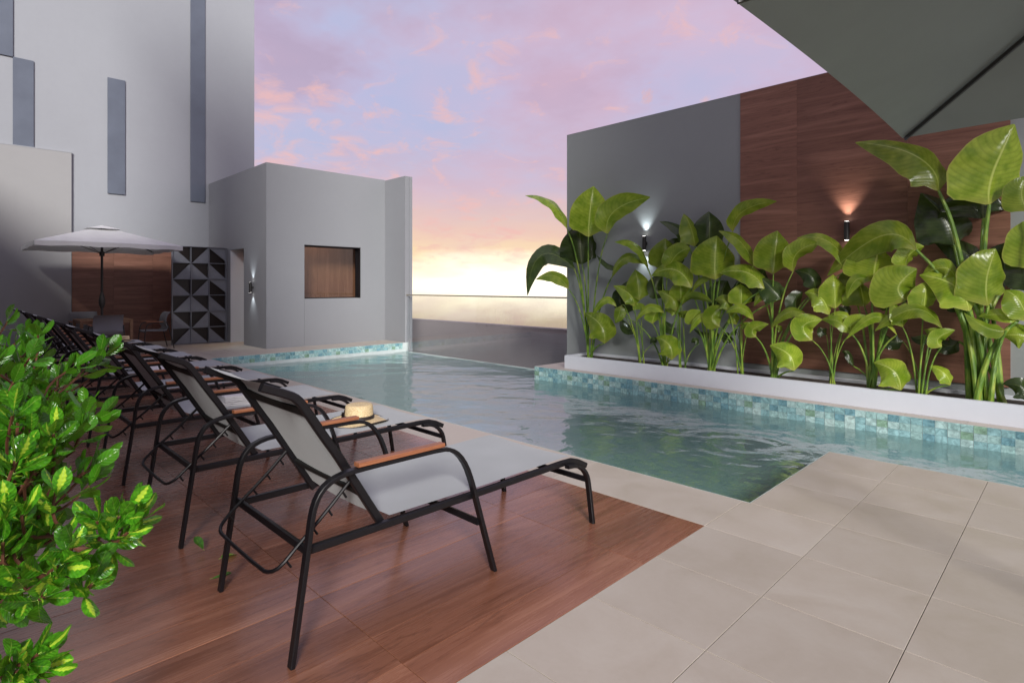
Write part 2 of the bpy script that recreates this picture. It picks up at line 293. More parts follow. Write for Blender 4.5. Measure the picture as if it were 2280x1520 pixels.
def leafmat(name, dark, light, rib, vein=95.0, patch=None, tl=0.36, rough=0.27, ribw=0.045, edge=None):
    m, t, b = mat(name); out = t.nodes['Material Output']
    uv = N(t, 'ShaderNodeUVMap'); s = N(t, 'ShaderNodeSeparateXYZ'); t.links.new(uv.outputs[0], s.inputs[0])
    u, v = s.outputs[0], s.outputs[1]                     # u -1..1 across, v 0..1 along
    au = mth(t, 'ABSOLUTE', u)
    o = N(t, 'ShaderNodeObjectInfo')
    ov = coords(t, kind='Object', rand=True)
    n = N(t, 'ShaderNodeTexNoise', inp={2: 7.0, 3: 4.0}); t.links.new(ov, n.inputs['Vector'])
    r = ramp(t, [(0.35, dark), (0.65, light)], n.outputs[0])
    ph = mth(t, 'MULTIPLY', mth(t, 'SUBTRACT', v, mth(t, 'MULTIPLY', mth(t, 'POWER', au, 1.5), 0.22)), vein)
    sv = mth(t, 'SINE', mth(t, 'ADD', ph, mth(t, 'MULTIPLY', n.outputs[0], 1.2)))
    vv = mth(t, 'MULTIPLY_ADD', sv, 0.5, 0.5)
    c = mixc(t, r.outputs[0], tuple(x*0.62 for x in dark), mth(t, 'MULTIPLY', mth(t, 'POWER', vv, 3.0), 0.3))
    if patch:
        n2 = N(t, 'ShaderNodeTexNoise', inp={2: 55.0, 3: 3.0}); t.links.new(ov, n2.inputs['Vector'])
        jag = mth(t, 'MULTIPLY_ADD', mth(t, 'SINE', mth(t, 'MULTIPLY', v, 38.0)), 0.10, mth(t, 'MULTIPLY', n2.outputs[0], 0.5))
        wd = mth(t, 'MULTIPLY', mth(t, 'MULTIPLY', v, mth(t, 'SUBTRACT', 1.05, v)), 2.2)
        thr = mth(t, 'MULTIPLY', wd, mth(t, 'ADD', mth(t, 'MULTIPLY', o.outputs['Random'], 1.0), mth(t, 'SUBTRACT', jag, 0.55)))
        pm = N(t, 'ShaderNodeMapRange', inp={1: -0.05, 2: 0.07}); t.links.new(mth(t, 'SUBTRACT', thr, au), pm.inputs[0])
        c = mixc(t, c, patch, mth(t, 'MULTIPLY', pm.outputs[0], 0.9))
    rm = N(t, 'ShaderNodeMapRange', inp={1: ribw, 2: ribw*0.4, 3: 0.0, 4: 1.0}); t.links.new(au, rm.inputs[0])
    c = mixc(t, c, rib, mth(t, 'MULTIPLY', rm.outputs[0], 0.85))
    if edge:
        em = N(t, 'ShaderNodeMapRange', inp={1: 0.93, 2: 1.0, 3: 0.0, 4: 0.7}); t.links.new(au, em.inputs[0]); c = mixc(t, c, edge, em.outputs[0])
        bm_ = N(t, 'ShaderNodeMapRange', inp={1: 0.16, 2: 0.0, 3: 0.0, 4: 0.65}); t.links.new(v, bm_.inputs[0]); c = mixc(t, c, edge, bm_.outputs[0])
    hv = N(t, 'ShaderNodeHueSaturation'); t.links.new(c, hv.inputs['Color'])
    vr = N(t, 'ShaderNodeMapRange', inp={3: 0.60, 4: 1.25}); t.links.new(o.outputs['Random'], vr.inputs[0]); t.links.new(vr.outputs[0], hv.inputs['Value'])
    t.links.new(hv.outputs[0], b.inputs['Base Color']); b.inputs['Roughness'].default_value = rough; b.inputs['Specular IOR Level'].default_value = 0.5
    hh = mth(t, 'SUBTRACT', mth(t, 'MULTIPLY', vv, 0.5), mth(t, 'MULTIPLY', rm.outputs[0], -1.0)); bump(t, b, hh, 0.35, 0.004)
    tn = N(t, 'ShaderNodeBsdfTranslucent'); t.links.new(mixc(t, hv.outputs[0], (0.55,0.75,0.08), 0.35), tn.inputs[0])
    mx = N(t, 'ShaderNodeMixShader', inp={0: tl}); t.links.new(b.outputs[0], mx.inputs[1]); t.links.new(tn.outputs[0], mx.inputs[2]); t.links.new(mx.outputs[0], out.inputs[0])
    return m
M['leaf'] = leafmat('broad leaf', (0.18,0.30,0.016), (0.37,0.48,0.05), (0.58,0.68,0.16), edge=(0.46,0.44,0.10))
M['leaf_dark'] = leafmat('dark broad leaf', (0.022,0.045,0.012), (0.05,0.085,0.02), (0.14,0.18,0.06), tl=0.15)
M['bush_leaf'] = leafmat('variegated leaf', (0.030,0.17,0.008), (0.10,0.38,0.015), (0.42,0.60,0.12), vein=40.0, patch=(0.50,0.70,0.05), rough=0.24, tl=0.3, ribw=0.03)
def stemmat():
    m, t, b = mat('green stem'); v = coords(t, (1,1,0.35), kind='World')
    n = N(t, 'ShaderNodeTexNoise', inp={2: 16.0, 3: 4.0}); t.links.new(v, n.inputs['Vector'])
    r = ramp(t, [(0.35, (0.07,0.15,0.018)), (0.52, (0.15,0.27,0.03)), (0.70, (0.33,0.40,0.06))], n.outputs[0]); t.links.new(r.outputs[0], b.inputs['Base Color']); b.inputs['Roughness'].default_value = 0.35
    return m
M['stem'] = stemmat()
M['twig'] = plain('brown red twig', (0.10,0.035,0.018), 0.6, nscale=40, namp=0.3)
M['bark'] = plain('brown bark', (0.06,0.035,0.022), 0.8, nscale=20, namp=0.4, bmp=0.6, bscale=60)
def emis(name, c, s):
    m, t, b = mat(name); b.inputs['Emission Color'].default_value = c+(1,); b.inputs['Emission Strength'].default_value = s; b.inputs['Base Color'].default_value = c+(1,); return m
M['lamp_glow'] = emis('lamp lens', (1.0,0.97,0.92), 14.0)
M['strip_glow'] = emis('warm strip light', (1.0,0.62,0.30), 2.2)
M['interior'] = plain('interior plaster', (0.30,0.22,0.17), 0.8)

# ------------------------------------------------------------------ mesh helpers
class MB:
    def __init__(s): s.v = []; s.f = []; s.uv = None
    def quad(s, a, b, c, d):
        i = len(s.v); s.v += [tuple(a), tuple(b), tuple(c), tuple(d)]; s.f.append((i, i+1, i+2, i+3)); return s
    def box(s, x0, x1, y0, y1, z0, z1, bev=0.0):
        i = len(s.v)
        if bev <= 0:
            s.v += [(x, y, z) for z in (z0, z1) for y in (y0, y1) for x in (x0, x1)]
            s.f += [tuple(i+k for k in q) for q in ((0,2,3,1),(4,5,7,6),(0,1,5,4),(2,6,7,3),(0,4,6,2),(1,3,7,5))]
        else:   # chamfered top edge
            b = bev
            s.v += [(x0,y0,z0),(x1,y0,z0),(x1,y1,z0),(x0,y1,z0),(x0,y0,z1-b),(x1,y0,z1-b),(x1,y1,z1-b),(x0,y1,z1-b),(x0+b,y0+b,z1),(x1-b,y0+b,z1),(x1-b,y1-b,z1),(x0+b,y1-b,z1)]
            s.f += [tuple(i+k for k in q) for q in ((3,2,1,0),(0,1,5,4),(1,2,6,5),(2,3,7,6),(3,0,4,7),(4,5,9,8),(5,6,10,9),(6,7,11,10),(7,4,8,11),(8,9,10,11))]
        return s
    def sweep(s, path, sec, side=None, closed_sec=True, radii=None, cap=True):
        P = [Vector(p) for p in path]; n = len(P); k = len(sec); base = len(s.v); prev = None
        for i in range(n):
            T = (P[min(i+1, n-1)]-P[max(i-1, 0)]).normalized()
            if side is not None: S = Vector(side)
            elif prev is None: S = T.orthogonal()
            else: S = prev
            S = (S - T*S.dot(T))
            if S.length < 1e-6: S = T.orthogonal()
            S.normalize(); prev = S; U = T.cross(S)
            r = radii[i] if radii else 1.0
            for a, b in sec: s.v.append(tuple(P[i]+S*a*r+U*b*r))
        for i in range(n-1):
            for j in range(k):
                a = base+i*k+j; b = base+i*k+(j+1) % k
                s.f.append((a, b, b+k, a+k))
        if cap: s.f.append(tuple(base+j for j in range(k))[::-1]); s.f.append(tuple(base+(n-1)*k+j for j in range(k)))
        return s
    def tube(s, path, r, n=8, radii=None, side=None):
        sec = [(r*math.cos(2*math.pi*j/n), r*math.sin(2*math.pi*j/n)) for j in range(n)]
        return s.sweep(path, sec, side=side, radii=radii)
    def bar(s, path, wdt, th, side, c=0.15):
        a, b = wdt/2, th/2; e = min(a, b)*c*2
        sec = [(a,-b+e),(a,b-e),(a-e,b),(-a+e,b),(-a,b-e),(-a,-b+e),(-a+e,-b),(a-e,-b)]
        return s.sweep(path, sec, side=side)
    def lathe(s, prof, n=24, c=(0,0,0), smooth=True):
        base = len(s.v)
        for r, z in prof:
            for j in range(n): a = 2*math.pi*j/n; s.v.append((c[0]+r*math.cos(a), c[1]+r*math.sin(a), c[2]+z))
        for i in range(len(prof)-1):
            for j in range(n): a = base+i*n+j; b = base+i*n+(j+1) % n; s.f.append((a, b, b+n, a+n))
        return s
    def build(s, name, m, parent=None, smooth=False, loc=None, kind=None):
        me = bpy.data.meshes.new(name); me.from_pydata(s.v, [], s.f); me.materials.append(m)
        if s.uv is not None:
            ul = me.uv_layers.new(name='UVMap'); lv = np.empty(len(me.loops), dtype=np.int32); me.loops.foreach_get('vertex_index', lv)
            ul.data.foreach_set('uv', np.asarray(s.uv, dtype=np.float32)[lv].ravel())
        if smooth:
            me.polygons.foreach_set('use_smooth', [True]*len(me.polygons))
        me.update()
        if smooth == 'auto':
            try: me.set_sharp_from_angle(angle=R_(38))
            except Exception: pass
        o = bpy.data.objects.new(name, me); col.objects.link(o)
        if parent: o.parent = parent
        if loc: o.location = loc
        if kind: o['kind'] = kind
        return o
def thing(name, label, cat, loc=(0,0,0), rz=0.0, group=None):
    o = bpy.data.objects.new(name, None); col.objects.link(o); o.location = loc; o.rotation_euler = (0,0,rz); o.empty_display_size = 0.1
    o['label'] = label; o['category'] = cat
    if group: o['group'] = group
    return o
def tag(o, label, cat, group=None):
    o['label'] = label; o['category'] = cat
    if group: o['group'] = group
    return o
def struct(o): o['kind'] = 'structure'; return o
def dup_tree(src, label=None, parent=None):
    c = src.copy(); col.objects.link(c)
    if parent: c.parent = parent
    if label: c['label'] = label
    for ch in src.children: dup_tree(ch, None, c)
    return c
def arc(c, r, a0, a1, n, plane='yz', x=0.0):
    out = []
    for i in range(n+1):
        a = R_(a0+(a1-a0)*i/n); out.append((x, c[0]+r*math.cos(a), c[1]+r*math.sin(a)))
    return out
def smoothpath(pts, it=2):
    P = [Vector(p) for p in pts]
    for _ in range(it):
        Q = [P[0]]
        for a, b in zip(P[:-1], P[1:]): Q += [a*0.75+b*0.25, a*0.25+b*0.75]
        Q.append(P[-1]); P = Q
    return P
def wall_hole(mb, axis, pos, th, u0, u1, z0, z1, h):
    """wall slab with one rectangular opening. axis 'x': plane X=pos outward, u=Y ; 'y': plane Y=pos, u=X"""
    hu0, hu1, hz0, hz1 = h
    for a, b, c, d in ((u0, hu0, z0, z1), (hu1, u1, z0, z1), (hu0, hu1, hz1, z1), (hu0, hu1, z0, hz0)):
        if b-a < 1e-4 or d-c < 1e-4: continue
        if axis == 'x': mb.box(pos-th, pos, a, b, c, d)
        else: mb.box(a, b, pos, pos+th, c, d)
    return mb

# ------------------------------------------------------------------ setting: floors
WZ = -0.25
base = MB()
base.box(-18, -12.15, -7.0, 5.0, -1.6, -0.014); base.box(-12.15, -0.55, -7.0, 0.0, -1.6, -0.014); base.box(-0.55, 7, -7.0, 1.8, -1.6, -0.014); base.box(-6.4, 7, 4.06, 5.25, -1.6, -0.014)
fl = struct(base.build('terrace_floor', M['grout']))
def rect_tiles(name, m, rects, parent, gap, th=0.014, ch=0.0012):
    cache = {}
    for (x0, x1, y0, y1) in rects:
        wx, wy = round(x1-x0-gap, 4), round(y1-y0-gap, 4)
        if wx < 0.02 or wy < 0.02: continue
        if (wx, wy) not in cache:
            o = MB().box(-wx/2, wx/2, -wy/2, wy/2, -0.016, 0.0, ch).build(name, m); cache[(wx, wy)] = o.data
        else:
            o = bpy.data.objects.new(name, cache[(wx, wy)]); col.objects.link(o)
        o.parent = parent; o.location = ((x0+x1)/2, (y0+y1)/2, rnd.uniform(-0.0006, 0.0006))
rects = []
for i in range(8):
    x0 = -0.6+0.6*i
    for j in range(13):
        y0 = 1.2-0.6*j
        if i == 0: rects.append(((-0.55 if y0 >= 0 else -0.6), x0+0.6, y0, y0+0.6))
        else: rects.append((x0, x0+0.6, y0, y0+0.6))
xs = [-0.6, -1.9, -3.19, -4.56, -5.92, -7.28, -8.64, -10.0, -11.36, -12.15]
for a, b in zip(xs[:-1], xs[1:]): rects.append((b, a, -0.6, 0.0))
for i in range(5):
    x1 = -12.15-1.05*i; x0 = x1-1.05
    for j in range(12):
        y1 = 5.0-0.6*j; y0 = y1-0.6
        if x1 > -14.5 or True:
            if y0 < -0.6 and x0 > -14.3: continue
            if x0 < -13.3 and y1 > 2.0: continue
            rects.append((x0, x1, y0, y1))
x = -6.4
while x < 4.4:
    rects.append((x, x+0.6 if x+0.6 < 4.4 else 4.4, 4.06, 4.262)); x += 0.6
rects.append((-6.4, -5.82, 4.262, 4.99))
rect_tiles('tile', M['stone'], rects, fl, 0.0035)
# wooden deck
dk = struct(MB().box(-14.3, -0.6, -5.6, -0.6, -0.0139, -0.010).build('wood_deck', M['grout']))
dr = []
ycut = [-0.6, -1.325, -2.76, -4.2, -5.6]
nx = 57
for i in range(nx):
    x1 = -0.6-0.24*i
    for a, b in zip(ycut[:-1], ycut[1:]): dr.append((x1-0.24, x1, b, a))
rect_tiles('plank', M['deck'], dr, dk, 0.0022)
# pool basin
pb = MB()
zb = -0.80
pb.quad((-12.15,0,zb),(7,0,zb),(7,5.05,zb),(-12.15,5.05,zb))
pool = struct(pb.build('pool_basin', M['poolfloor']))
wl = MB()
e = 0.004
wl.quad((-12.15+e,0,zb),(-12.15+e,5.1,zb),(-12.15+e,5.1,-0.0),(-12.15+e,0,-0.0))
wl.quad((-12.15,e,zb),(-0.55,e,zb),(-0.55,e,0),(-12.15,e,0))
wl.quad((-0.55-e,0,zb),(-0.55-e,1.8,zb),(-0.55-e,1.8,0),(-0.55-e,0,0))
wl.quad((-0.55,1.8+e,zb),(7,1.8+e,zb),(7,1.8+e,0),(-0.55,1.8+e,0))
wl.quad((-6.4,4.06-e,zb),(7,4.06-e,zb),(7,4.06-e,0),(-6.4,4.06-e,0))
wl.quad((-6.4-e,4.06,zb),(-6.4-e,5.1,zb),(-6.4-e,5.1,0),(-6.4-e,4.06,0))
wl.quad((-12.15,5.02,zb),(-6.4,5.02,zb),(-6.4,5.02,WZ+0.012),(-12.15,5.02,WZ+0.012))
plw = struct(wl.build('pool_wall', M['grout_light']))
tw, th_ = 0.117, 0.0
tmesh = []
for i, m in enumerate(PT):
    o = MB().box(-0.0565, 0.0565, -0.004, 0.0, -0.041, 0.041).build('tile', m); tmesh.append(o.data); bpy.data.objects.remove(o)
rows = [(-0.043, 0), (-0.128, 1), (-0.213, 2)]
pat = [[0,2,3,3,2,1,0],[4,1,0,2,3,3,1],[1,3,3,0,2,3,3]]
def wtile(loc, rz, k):
    o = bpy.data.objects.new('tile', tmesh[k]); col.objects.link(o); o.parent = plw; o.location = loc; o.rotation_euler = (0,0,rz)
for r, (z, _) in enumerate(rows):
    n = int((0.8+6.4)/tw)
    for i in range(n):
        wtile((-6.4+tw*(i+0.5), 4.056-0.001, z), 0, pat[r][i % 7] if rnd.random() < 0.85 else rnd.randrange(6))
    if r < 2:
        for i in range(int(5.0/tw)):
            wtile((-12.146+0.001, 0.0+tw*(i+0.5), z), math.pi/2, pat[r][(i+3) % 7] if rnd.random() < 0.85 else rnd.randrange(6))
# the lining below the waterline: one joined surface of tiles
rest = [MB() for _ in range(6)]
for s_ in range(60, 118):
    rest[0].box(-6.4+tw*s_, -6.4+tw*(s_+0.97), 4.051, 4.055, -0.25, -0.002)
rest[0].build('tile', PT[3], plw, kind='stuff')
# side of the little platform facing the glass edge
for z, r in rows:
    for i in range(8): wtile((-6.405, 4.06+tw*(i+0.5), z), -math.pi/2, pat[r][i % 7])
# water: real low ripples on a mesh
from mathutils import noise as mn
nxw, nyw = 330, 150
xw = np.linspace(-12.15, 7.0, nxw); yw = np.linspace(0.0, 5.05, nyw)
vs = []; idx = {}
fs = []
cxr, cyr = -1.6, 2.3; s45 = math.sqrt(0.5)
for j in range(nyw):
    for i in range(nxw):
        x, y = xw[i], yw[j]
        u_ = (x+y)*s45; v_ = (y-x)*s45; calm = 1.0+1.1*max(0, mn.noise((x*0.35+3, y*0.5, 9.0))+0.35); h = calm*(0.0080*mn.noise((u_*0.8, v_*1.6, 0.3)) + 0.0062*mn.noise((u_*1.9+4, v_*3.6, 1.7)) + 0.0020*mn.noise((u_*4.5, v_*8, 5.1)))
        d = math.hypot((x-cxr)*0.85, y-cyr); h += 0.0030*math.sin(d*26)*math.exp(-(d/1.0)**2)
        vs.append((x, y, WZ+h))
def inside(i, j):
    x = (xw[i]+xw[i+1])/2; y = (yw[j]+yw[j+1])/2
    if x > -0.55 and y < 1.8: return False
    if x > -6.4 and y > 4.06: return False
    return True
for j in range(nyw-1):
    for i in range(nxw-1):
        if inside(i, j) or (xw[i] < -0.55 and yw[j] < 4.06) or (xw[i] < -6.4): fs.append((j*nxw+i, j*nxw+i+1, (j+1)*nxw+i+1, (j+1)*nxw+i))
        elif xw[i] > -6.4 and yw[j+1] > 1.8 and yw[j] < 4.06: fs.append((j*nxw+i, j*nxw+i+1, (j+1)*nxw+i+1, (j+1)*nxw+i))
wm = MB(); wm.v = vs; wm.f = fs
wob = struct(wm.build('water', M['water'], smooth=True))
struct(MB().quad((-12000,-12000,-70),(12000,-12000,-70),(12000,12000,-70),(-12000,12000,-70)).build('sea', M['sea']))
# lower deck beyond the glass
struct(MB().box(-34, 6, 5.2, 8.9, -1.6, -0.7).build('overflow_channel', M['parapet']))

# ------------------------------------------------------------------ tower and buildings
tw_ = thing('tower_block', 'tall pale grey rendered tower with narrow blue grey vertical bands', 'building', (-17.45, 0, 0))
def L(mb, dx, dy=0, dz=0):
    mb.v = [(a-dx, b-dy, c-dz) for a, b, c in mb.v]; return mb
L(MB().box(-24, -17.45, -14, 2.94, 0, 22), -17.45).build('wall', M['tower'], tw_)
for y0, y1, z0, z1 in ((-0.917,-0.522,4.053,7.168),(1.104,1.493,4.05,20),(-2.842,-2.45,4.2,7.172),(-3.9,-2.842,7.172,20)):
    L(MB().box(-17.45, -17.41, y0, y1, z0, z1), -17.45).build('cladding_strip', M['panel'], tw_)
lw = thing('low_wall', 'lower warm grey wall section standing in front of the tower at far left', 'wall', (-17.2, -1.7, 0))
L(MB().box(-17.44, -17.37, -9, -1.70, 0, 4.995), -17.2, -1.7).build('wall_face', M['lowwall'], lw)
L(MB().box(-17.44, -17.365, -9, -1.69, 4.995, 5.015), -17.2, -1.7).build('coping', M['tower'], lw)
wc = thing('wood_cladding', 'dark red wood panelled wall behind the dining table and parasol', 'wall cladding', (-17.35, -0.8, 0))
for a, b in ((-1.688,-0.786),(-0.783,0.13),(0.133,0.95),(0.953,1.60)):
    L(MB().box(-17.44, -17.385, a, b, 0.0, 2.62), -17.35, -0.8).build('panel', M['wood_h'], wc)
bd = thing('pool_house', 'grey cube shaped pool house with wood lined window and side door', 'building', (-13.165, 1.605, 0))
def B(mb): return L(mb, -13.165, 1.605)
T = 0.30; X0, X1, Y0, Y1, H = -17.44, -13.165, 1.605, 5.0, 4.62
B(MB().box(X1-T, X1, Y0, 2.582, 0, H)).build('wall_panel', M['bld'], bd)
B(MB().box(X1-T, X1, 2.586, Y1, 0, 1.23)).build('wall_panel', M['bld'], bd)
B(MB().box(X1-T, X1, 2.582, Y1, 2.63, H).box(X1-T, X1, 4.214, Y1, 1.23, 2.63).box(X1-T, X1-0.02, 2.582, 2.586, 0, 2.63)).build('wall_panel', M['bld'], bd)
B(wall_hole(MB(), 'y', Y0, 0.45, X0, X1-T, 0, H, (-15.64, -14.644, 0.0, 2.56))).build('wall', M['bld'], bd)
B(MB().box(X0, X1-T, Y0+0.45, Y1, H-0.35, H-0.12).box(X0, X0+0.2, Y0+0.45, Y1, 0, H-0.35).box(X0+.2, X1-T, Y1-0.1, Y1, 0, H-0.35)).build('roof', M['bld'], bd)
# window
wn = B(MB().box(-13.40, -13.34, 2.585, 2.615, 1.23, 2.63).box(-13.40, -13.34, 4.175, 4.214, 1.23, 2.63).box(-13.40, -13.34, 2.615, 4.175, 2.59, 2.63).box(-13.40,-13.34,2.615,4.175,1.23,1.255)).build('window', M['black'], bd)
B(MB().box(-13.372, -13.366, 2.615, 4.175, 1.255, 2.59)).build('pane', M['window_glass'], wn)
B(MB().box(X1-0.2, X1-0.012, 4.196, 4.2135, 1.2305, 2.6295).box(X1-0.2, X1-0.012, 2.5865, 4.196, 2.612, 2.6295)).build('reveal', M['black'], wn)
B(MB().box(-14.05, -14.0, 1.2+0.9, 3.35, 0.05, 3.2)).build('panel', M['wood_v'], bd)
B(MB().box(-14.05, -14.0, 3.353, 4.88, 0.05, 3.2)).build('panel', M['wood_v'], bd)
B(MB().box(-14.05, -13.5, 2.1, 4.88, 0.9, 0.95).box(-13.99,-13.5,4.80,4.88,0.95,3.2).box(-13.99,-13.5,2.1,2.2,0.95,3.2).box(-14.05,-13.5,2.1,4.88,3.2,3.25)).build('lining', M['wood_v'], bd)
# door
B(MB().box(-15.645, -15.632, 1.607, 1.978, 0.0, 2.558)).build('reveal', M['planter'], bd)  # white facing on the far jamb stands in for light falling there
dr_ = B(MB().box(-15.64, -15.60, 1.98, 2.04, 0, 2.56).box(-14.684, -14.644, 1.98, 2.04, 0, 2.56).box(-15.60, -14.684, 1.98, 2.04, 2.50, 2.56).box(-15.60,-14.684,1.98,2.04,0,0.06)).build('door', M['black'], bd)
B(MB().box(-15.60, -14.684, 2.005, 2.012, 0.06, 2.50)).build('pane', M['window_glass'], dr_)
B(MB().box(-15.0, -14.95, 2.3, 4.88, 0, 3.2)).build('panel', M['wood_v'], bd)
B(MB().box(-17.2, -15.0, 3.6, 3.65, 0, 3.2)).build('panel', M['wood_v'], bd)
B(MB().box(-17.2, -15.0, 3.4, 3.6, 0.88, 0.94).box(-17.2,-15.0,3.4,3.6,0.0,0.38)).build('bench', M['tablewood'], bd)
B(MB().box(-17.1, -15.05, 3.575, 3.59, 0.95, 0.975).box(-17.1,-15.05,3.575,3.59,0.39,0.415)).build('strip_light', M['strip_glow'], bd)
B(MB().box(-17.2, -14.2, 2.06, 4.88, 0.0, 0.012)).build('inner_floor', M['stone'], bd)
# added warm fill lights, brighten the rooms behind the window and door
for nm, lc, e in (('room_fill', (-13.7, 3.3, 3.12), 4.0), ('room_fill', (-15.6, 2.7, 3.4), 60.0)):
    ld = bpy.data.lights.new(nm, 'AREA'); ld.energy = e; ld.size = 0.4; ld.color = (1.0, 0.72, 0.45)
    lo = bpy.data.objects.new(nm, ld); col.objects.link(lo); lo.location = (lc[0]+13.165, lc[1]-1.605, lc[2]); lo.parent = bd
# side wall running to the pool
sw = thing('fin_wall', 'thin grey fin wall reaching from the pool house down into the pool', 'wall', (-12.15, 5.0, 0))
L(MB().box(-17.4, -12.15, 5.0, 5.12, -1.2, 4.605).box(-17.4, -12.165, 5.12, 5.15, -1.2, 4.59).box(-17.4, -12.15, 5.15, 5.24, -1.2, 4.605), -12.15, 5.0).build('wall_face', M['bld'], sw)
# right wall
rw = thing('garden_wall', 'tall grey wall with wood panels behind the row of broad leaved plants', 'wall', (-6.37, 5.0, 0))
L(MB().box(-6.37, 8.5, 5.0, 5.3, -0.25, 4.645), -6.37, 5.0).build('wall_face', M['rwall'], rw)
L(MB().box(-6.372, 8.5, 4.996, 5.304, 4.645, 4.652), -6.37, 5.0).build('coping', M['tower'], rw)
for a, b in ((-2.758,-1.9008),(-1.8992,-0.5148),(-0.5132,0.516)):
    L(MB().box(a, b, 4.972, 4.999, 0.335, 4.638), -6.37, 5.0).build('panel', M['wood_h'], rw)
# planter
pl = thing('planter', 'long low white planter running along the pool edge under the wall', 'planter', (-5.82, 4.26, 0))
L(MB().box(-5.82, 5.5, 4.262, 4.33, 0, 0.245).box(-5.82, -5.75, 4.33, 4.99, 0, 0.245).box(-5.75, 5.5, 4.93, 4.99, 0, 0.245), -5.82, 4.26).build('box_wall', M['planter'], pl)
L(MB().box(-5.75, 5.5, 4.33, 4.93, 0.0, 0.20), -5.82, 4.26).build('soil', M['soil'], pl)
# added unseen wall, stepped in height to shade the pool house and loungers
bw = thing('shade_wall', 'dark grey wall along the back of the terrace behind the loungers', 'wall', (-8, -6.2, 0))
L(MB().box(-17.2, -7.602, -6.6, -6.2, 0, 6), -8, -6.2).build('wall_face', M['dark_wall'], bw)
L(MB().box(-7.6, -2.6, -6.6, -6.2, 0, 15), -8, -6.2).build('wall_face', M['dark_wall'], bw)
L(MB().box(-2.598, 1.5, -6.6, -6.2, 0, 7), -8, -6.2).build('wall_face', M['dark_wall'], bw)
# added unseen block on columns, shades the upper garden wall and leaves
hw = thing('shade_block', 'grey hotel wing raised on round columns at the near end of the terrace', 'building', (10, 1, 0))
L(MB().box(8.5, 10, -7.5, 12, 8.5, 18), 10, 1).build('wall', M['dark_wall'], hw)
for yy in (-1.5, 5, 11.5): L(MB().lathe([(0.22,0),(0.22,8.498)], 20, (9.2,yy,0)), 10, 1).build('column', M['bld'], hw, smooth=True)
# parapet beyond the glass
pp = thing('parapet', 'low brown grey parapet wall seen through the glass railing', 'wall', (-12, 6.9, 0))
L(MB().box(-34, 4, 6.9, 7.2, -0.75, 0.475), -12, 6.9).build('wall_face', M['parapet'], pp)
# glass railing
gr = thing('glass_railing', 'frameless glass railing with thin metal handrail along the infinity edge', 'railing', (-9.2, 5.06, WZ))
xj = [-12.14, -10.258, -8.277, -6.375]
for a, b in zip(xj[:-1], xj[1:]):
    L(MB().box(a+0.004, b-0.004, 5.05, 5.066, WZ-0.02, 1.30), -9.2, 5.06, WZ).build('glass_panel', M['glass'], gr)
L(MB().bar([(-12.2,5.058,1.315),(-6.36,5.058,1.315)], 0.045, 0.03, (0,1,0)), -9.2, 5.06, WZ).build('handrail', M['rail_metal'], gr)
# triangle screen
scn = thing('lattice_screen', 'grey metal lattice screen of triangles beside the pool house door', 'screen', (-15.916, 0.235, 0))
ys = [0.235, 0.682, 1.128, 1.575]; zs = [2.62-0.4367*i for i in range(7)]
fr = MB()
for y in ys: fr.box(-0.05, 0.05, y-0.235-0.008, y-0.235+0.008, 0.0, 2.628)
L(fr, 0).build('upright', M['grey_metal'], scn)
for z in zs[:-1]:
    MB().box(-0.05, 0.05, 0.008, 1.332, z-0.008, z+0.008).build('shelf_bar', M['grey_metal'], scn)
MB().box(-0.075, -0.055, 0.0, 1.34, 0.0, 2.62).build('shade_sheet', M['opening_shade'], scn)  # near black sheet puts the shade into the lattice openings
tri = [['BL','BR','RU'],['BR','BL','BL'],['BL','BR','RU'],['BR','BL','BL'],['BL','BR','RU'],['BR','BL','BL']]
for r in range(6):
    zt, zbm = zs[r]-0.012, max(zs[r+1]+0.012, 0.01)
    for c in range(3):
        a, b = ys[c]-0.235+0.010, ys[c+1]-0.235-0.010; q = tri[r][c]
        if q == 'BL': t3 = [(a, zt), (a, zbm), (b, zbm)]
        elif q == 'BR': t3 = [(b, zt), (a+0.04, zbm), (b, zbm)]
        else: t3 = [(a, zt), (b, zbm+0.06), (b, zt)]
        m_ = MB(); m_.v = [(-0.012, y, z) for y, z in t3]+[(0.012, y, z) for y, z in t3]; m_.f = [(0,1,2),(5,4,3),(0,3,4,1),(1,4,5,2),(2,5,3,0)]
        m_.build('triangle_plate', M['grey_metal'], scn)

# ------------------------------------------------------------------ wall lamps
def sconce(loc, face, label, c, e, rad=0.035):
    s = thing('wall_lamp', label, 'wall lamp', loc, face, 'up and down wall lamps')
    MB().lathe([(0.001,-0.13),(rad,-0.13),(rad,0.13),(0.001,0.13)], 20, (0,-0.075,0)).build('lamp_body', M['dark_metal'], s, smooth='auto')
    MB().box(-0.02, 0.02, -0.045, -0.0, -0.03, 0.03).build('bracket', M['dark_metal'], s)
    for sg in (1, -1):
        MB().lathe([(0.001,0.0),(rad*0.8,0.0)], 16, (0,-0.075,sg*0.132)).build('lens', M['lamp_glow'], s)
        d = bpy.data.lights.new('spot', 'SPOT'); d.energy = e; d.spot_size = R_(80); d.spot_blend = 1.0; d.color = c; d.shadow_soft_size = 0.015
        o = bpy.data.objects.new('spot', d); col.objects.link(o); o.parent = s; o.location = (0,-0.075, sg*0.142); o.rotation_euler = (R_(180 if sg > 0 else 0), 0, 0)
    return s
sconce((-13.997, 1.605, 1.521), 0, 'small round up and down lamp beside the pool house door', (0.90,0.97,1.0), 16.0)
sconce((-4.50, 5.0, 2.33), 0, 'up and down lamp glowing white on the grey wall above the plants', (0.88,0.95,1.0), 26.0)
sconce((-1.216, 4.972, 2.33), 0, 'up and down lamp glowing warm on the red wood panels', (1.0,0.84,0.74), 36.0)

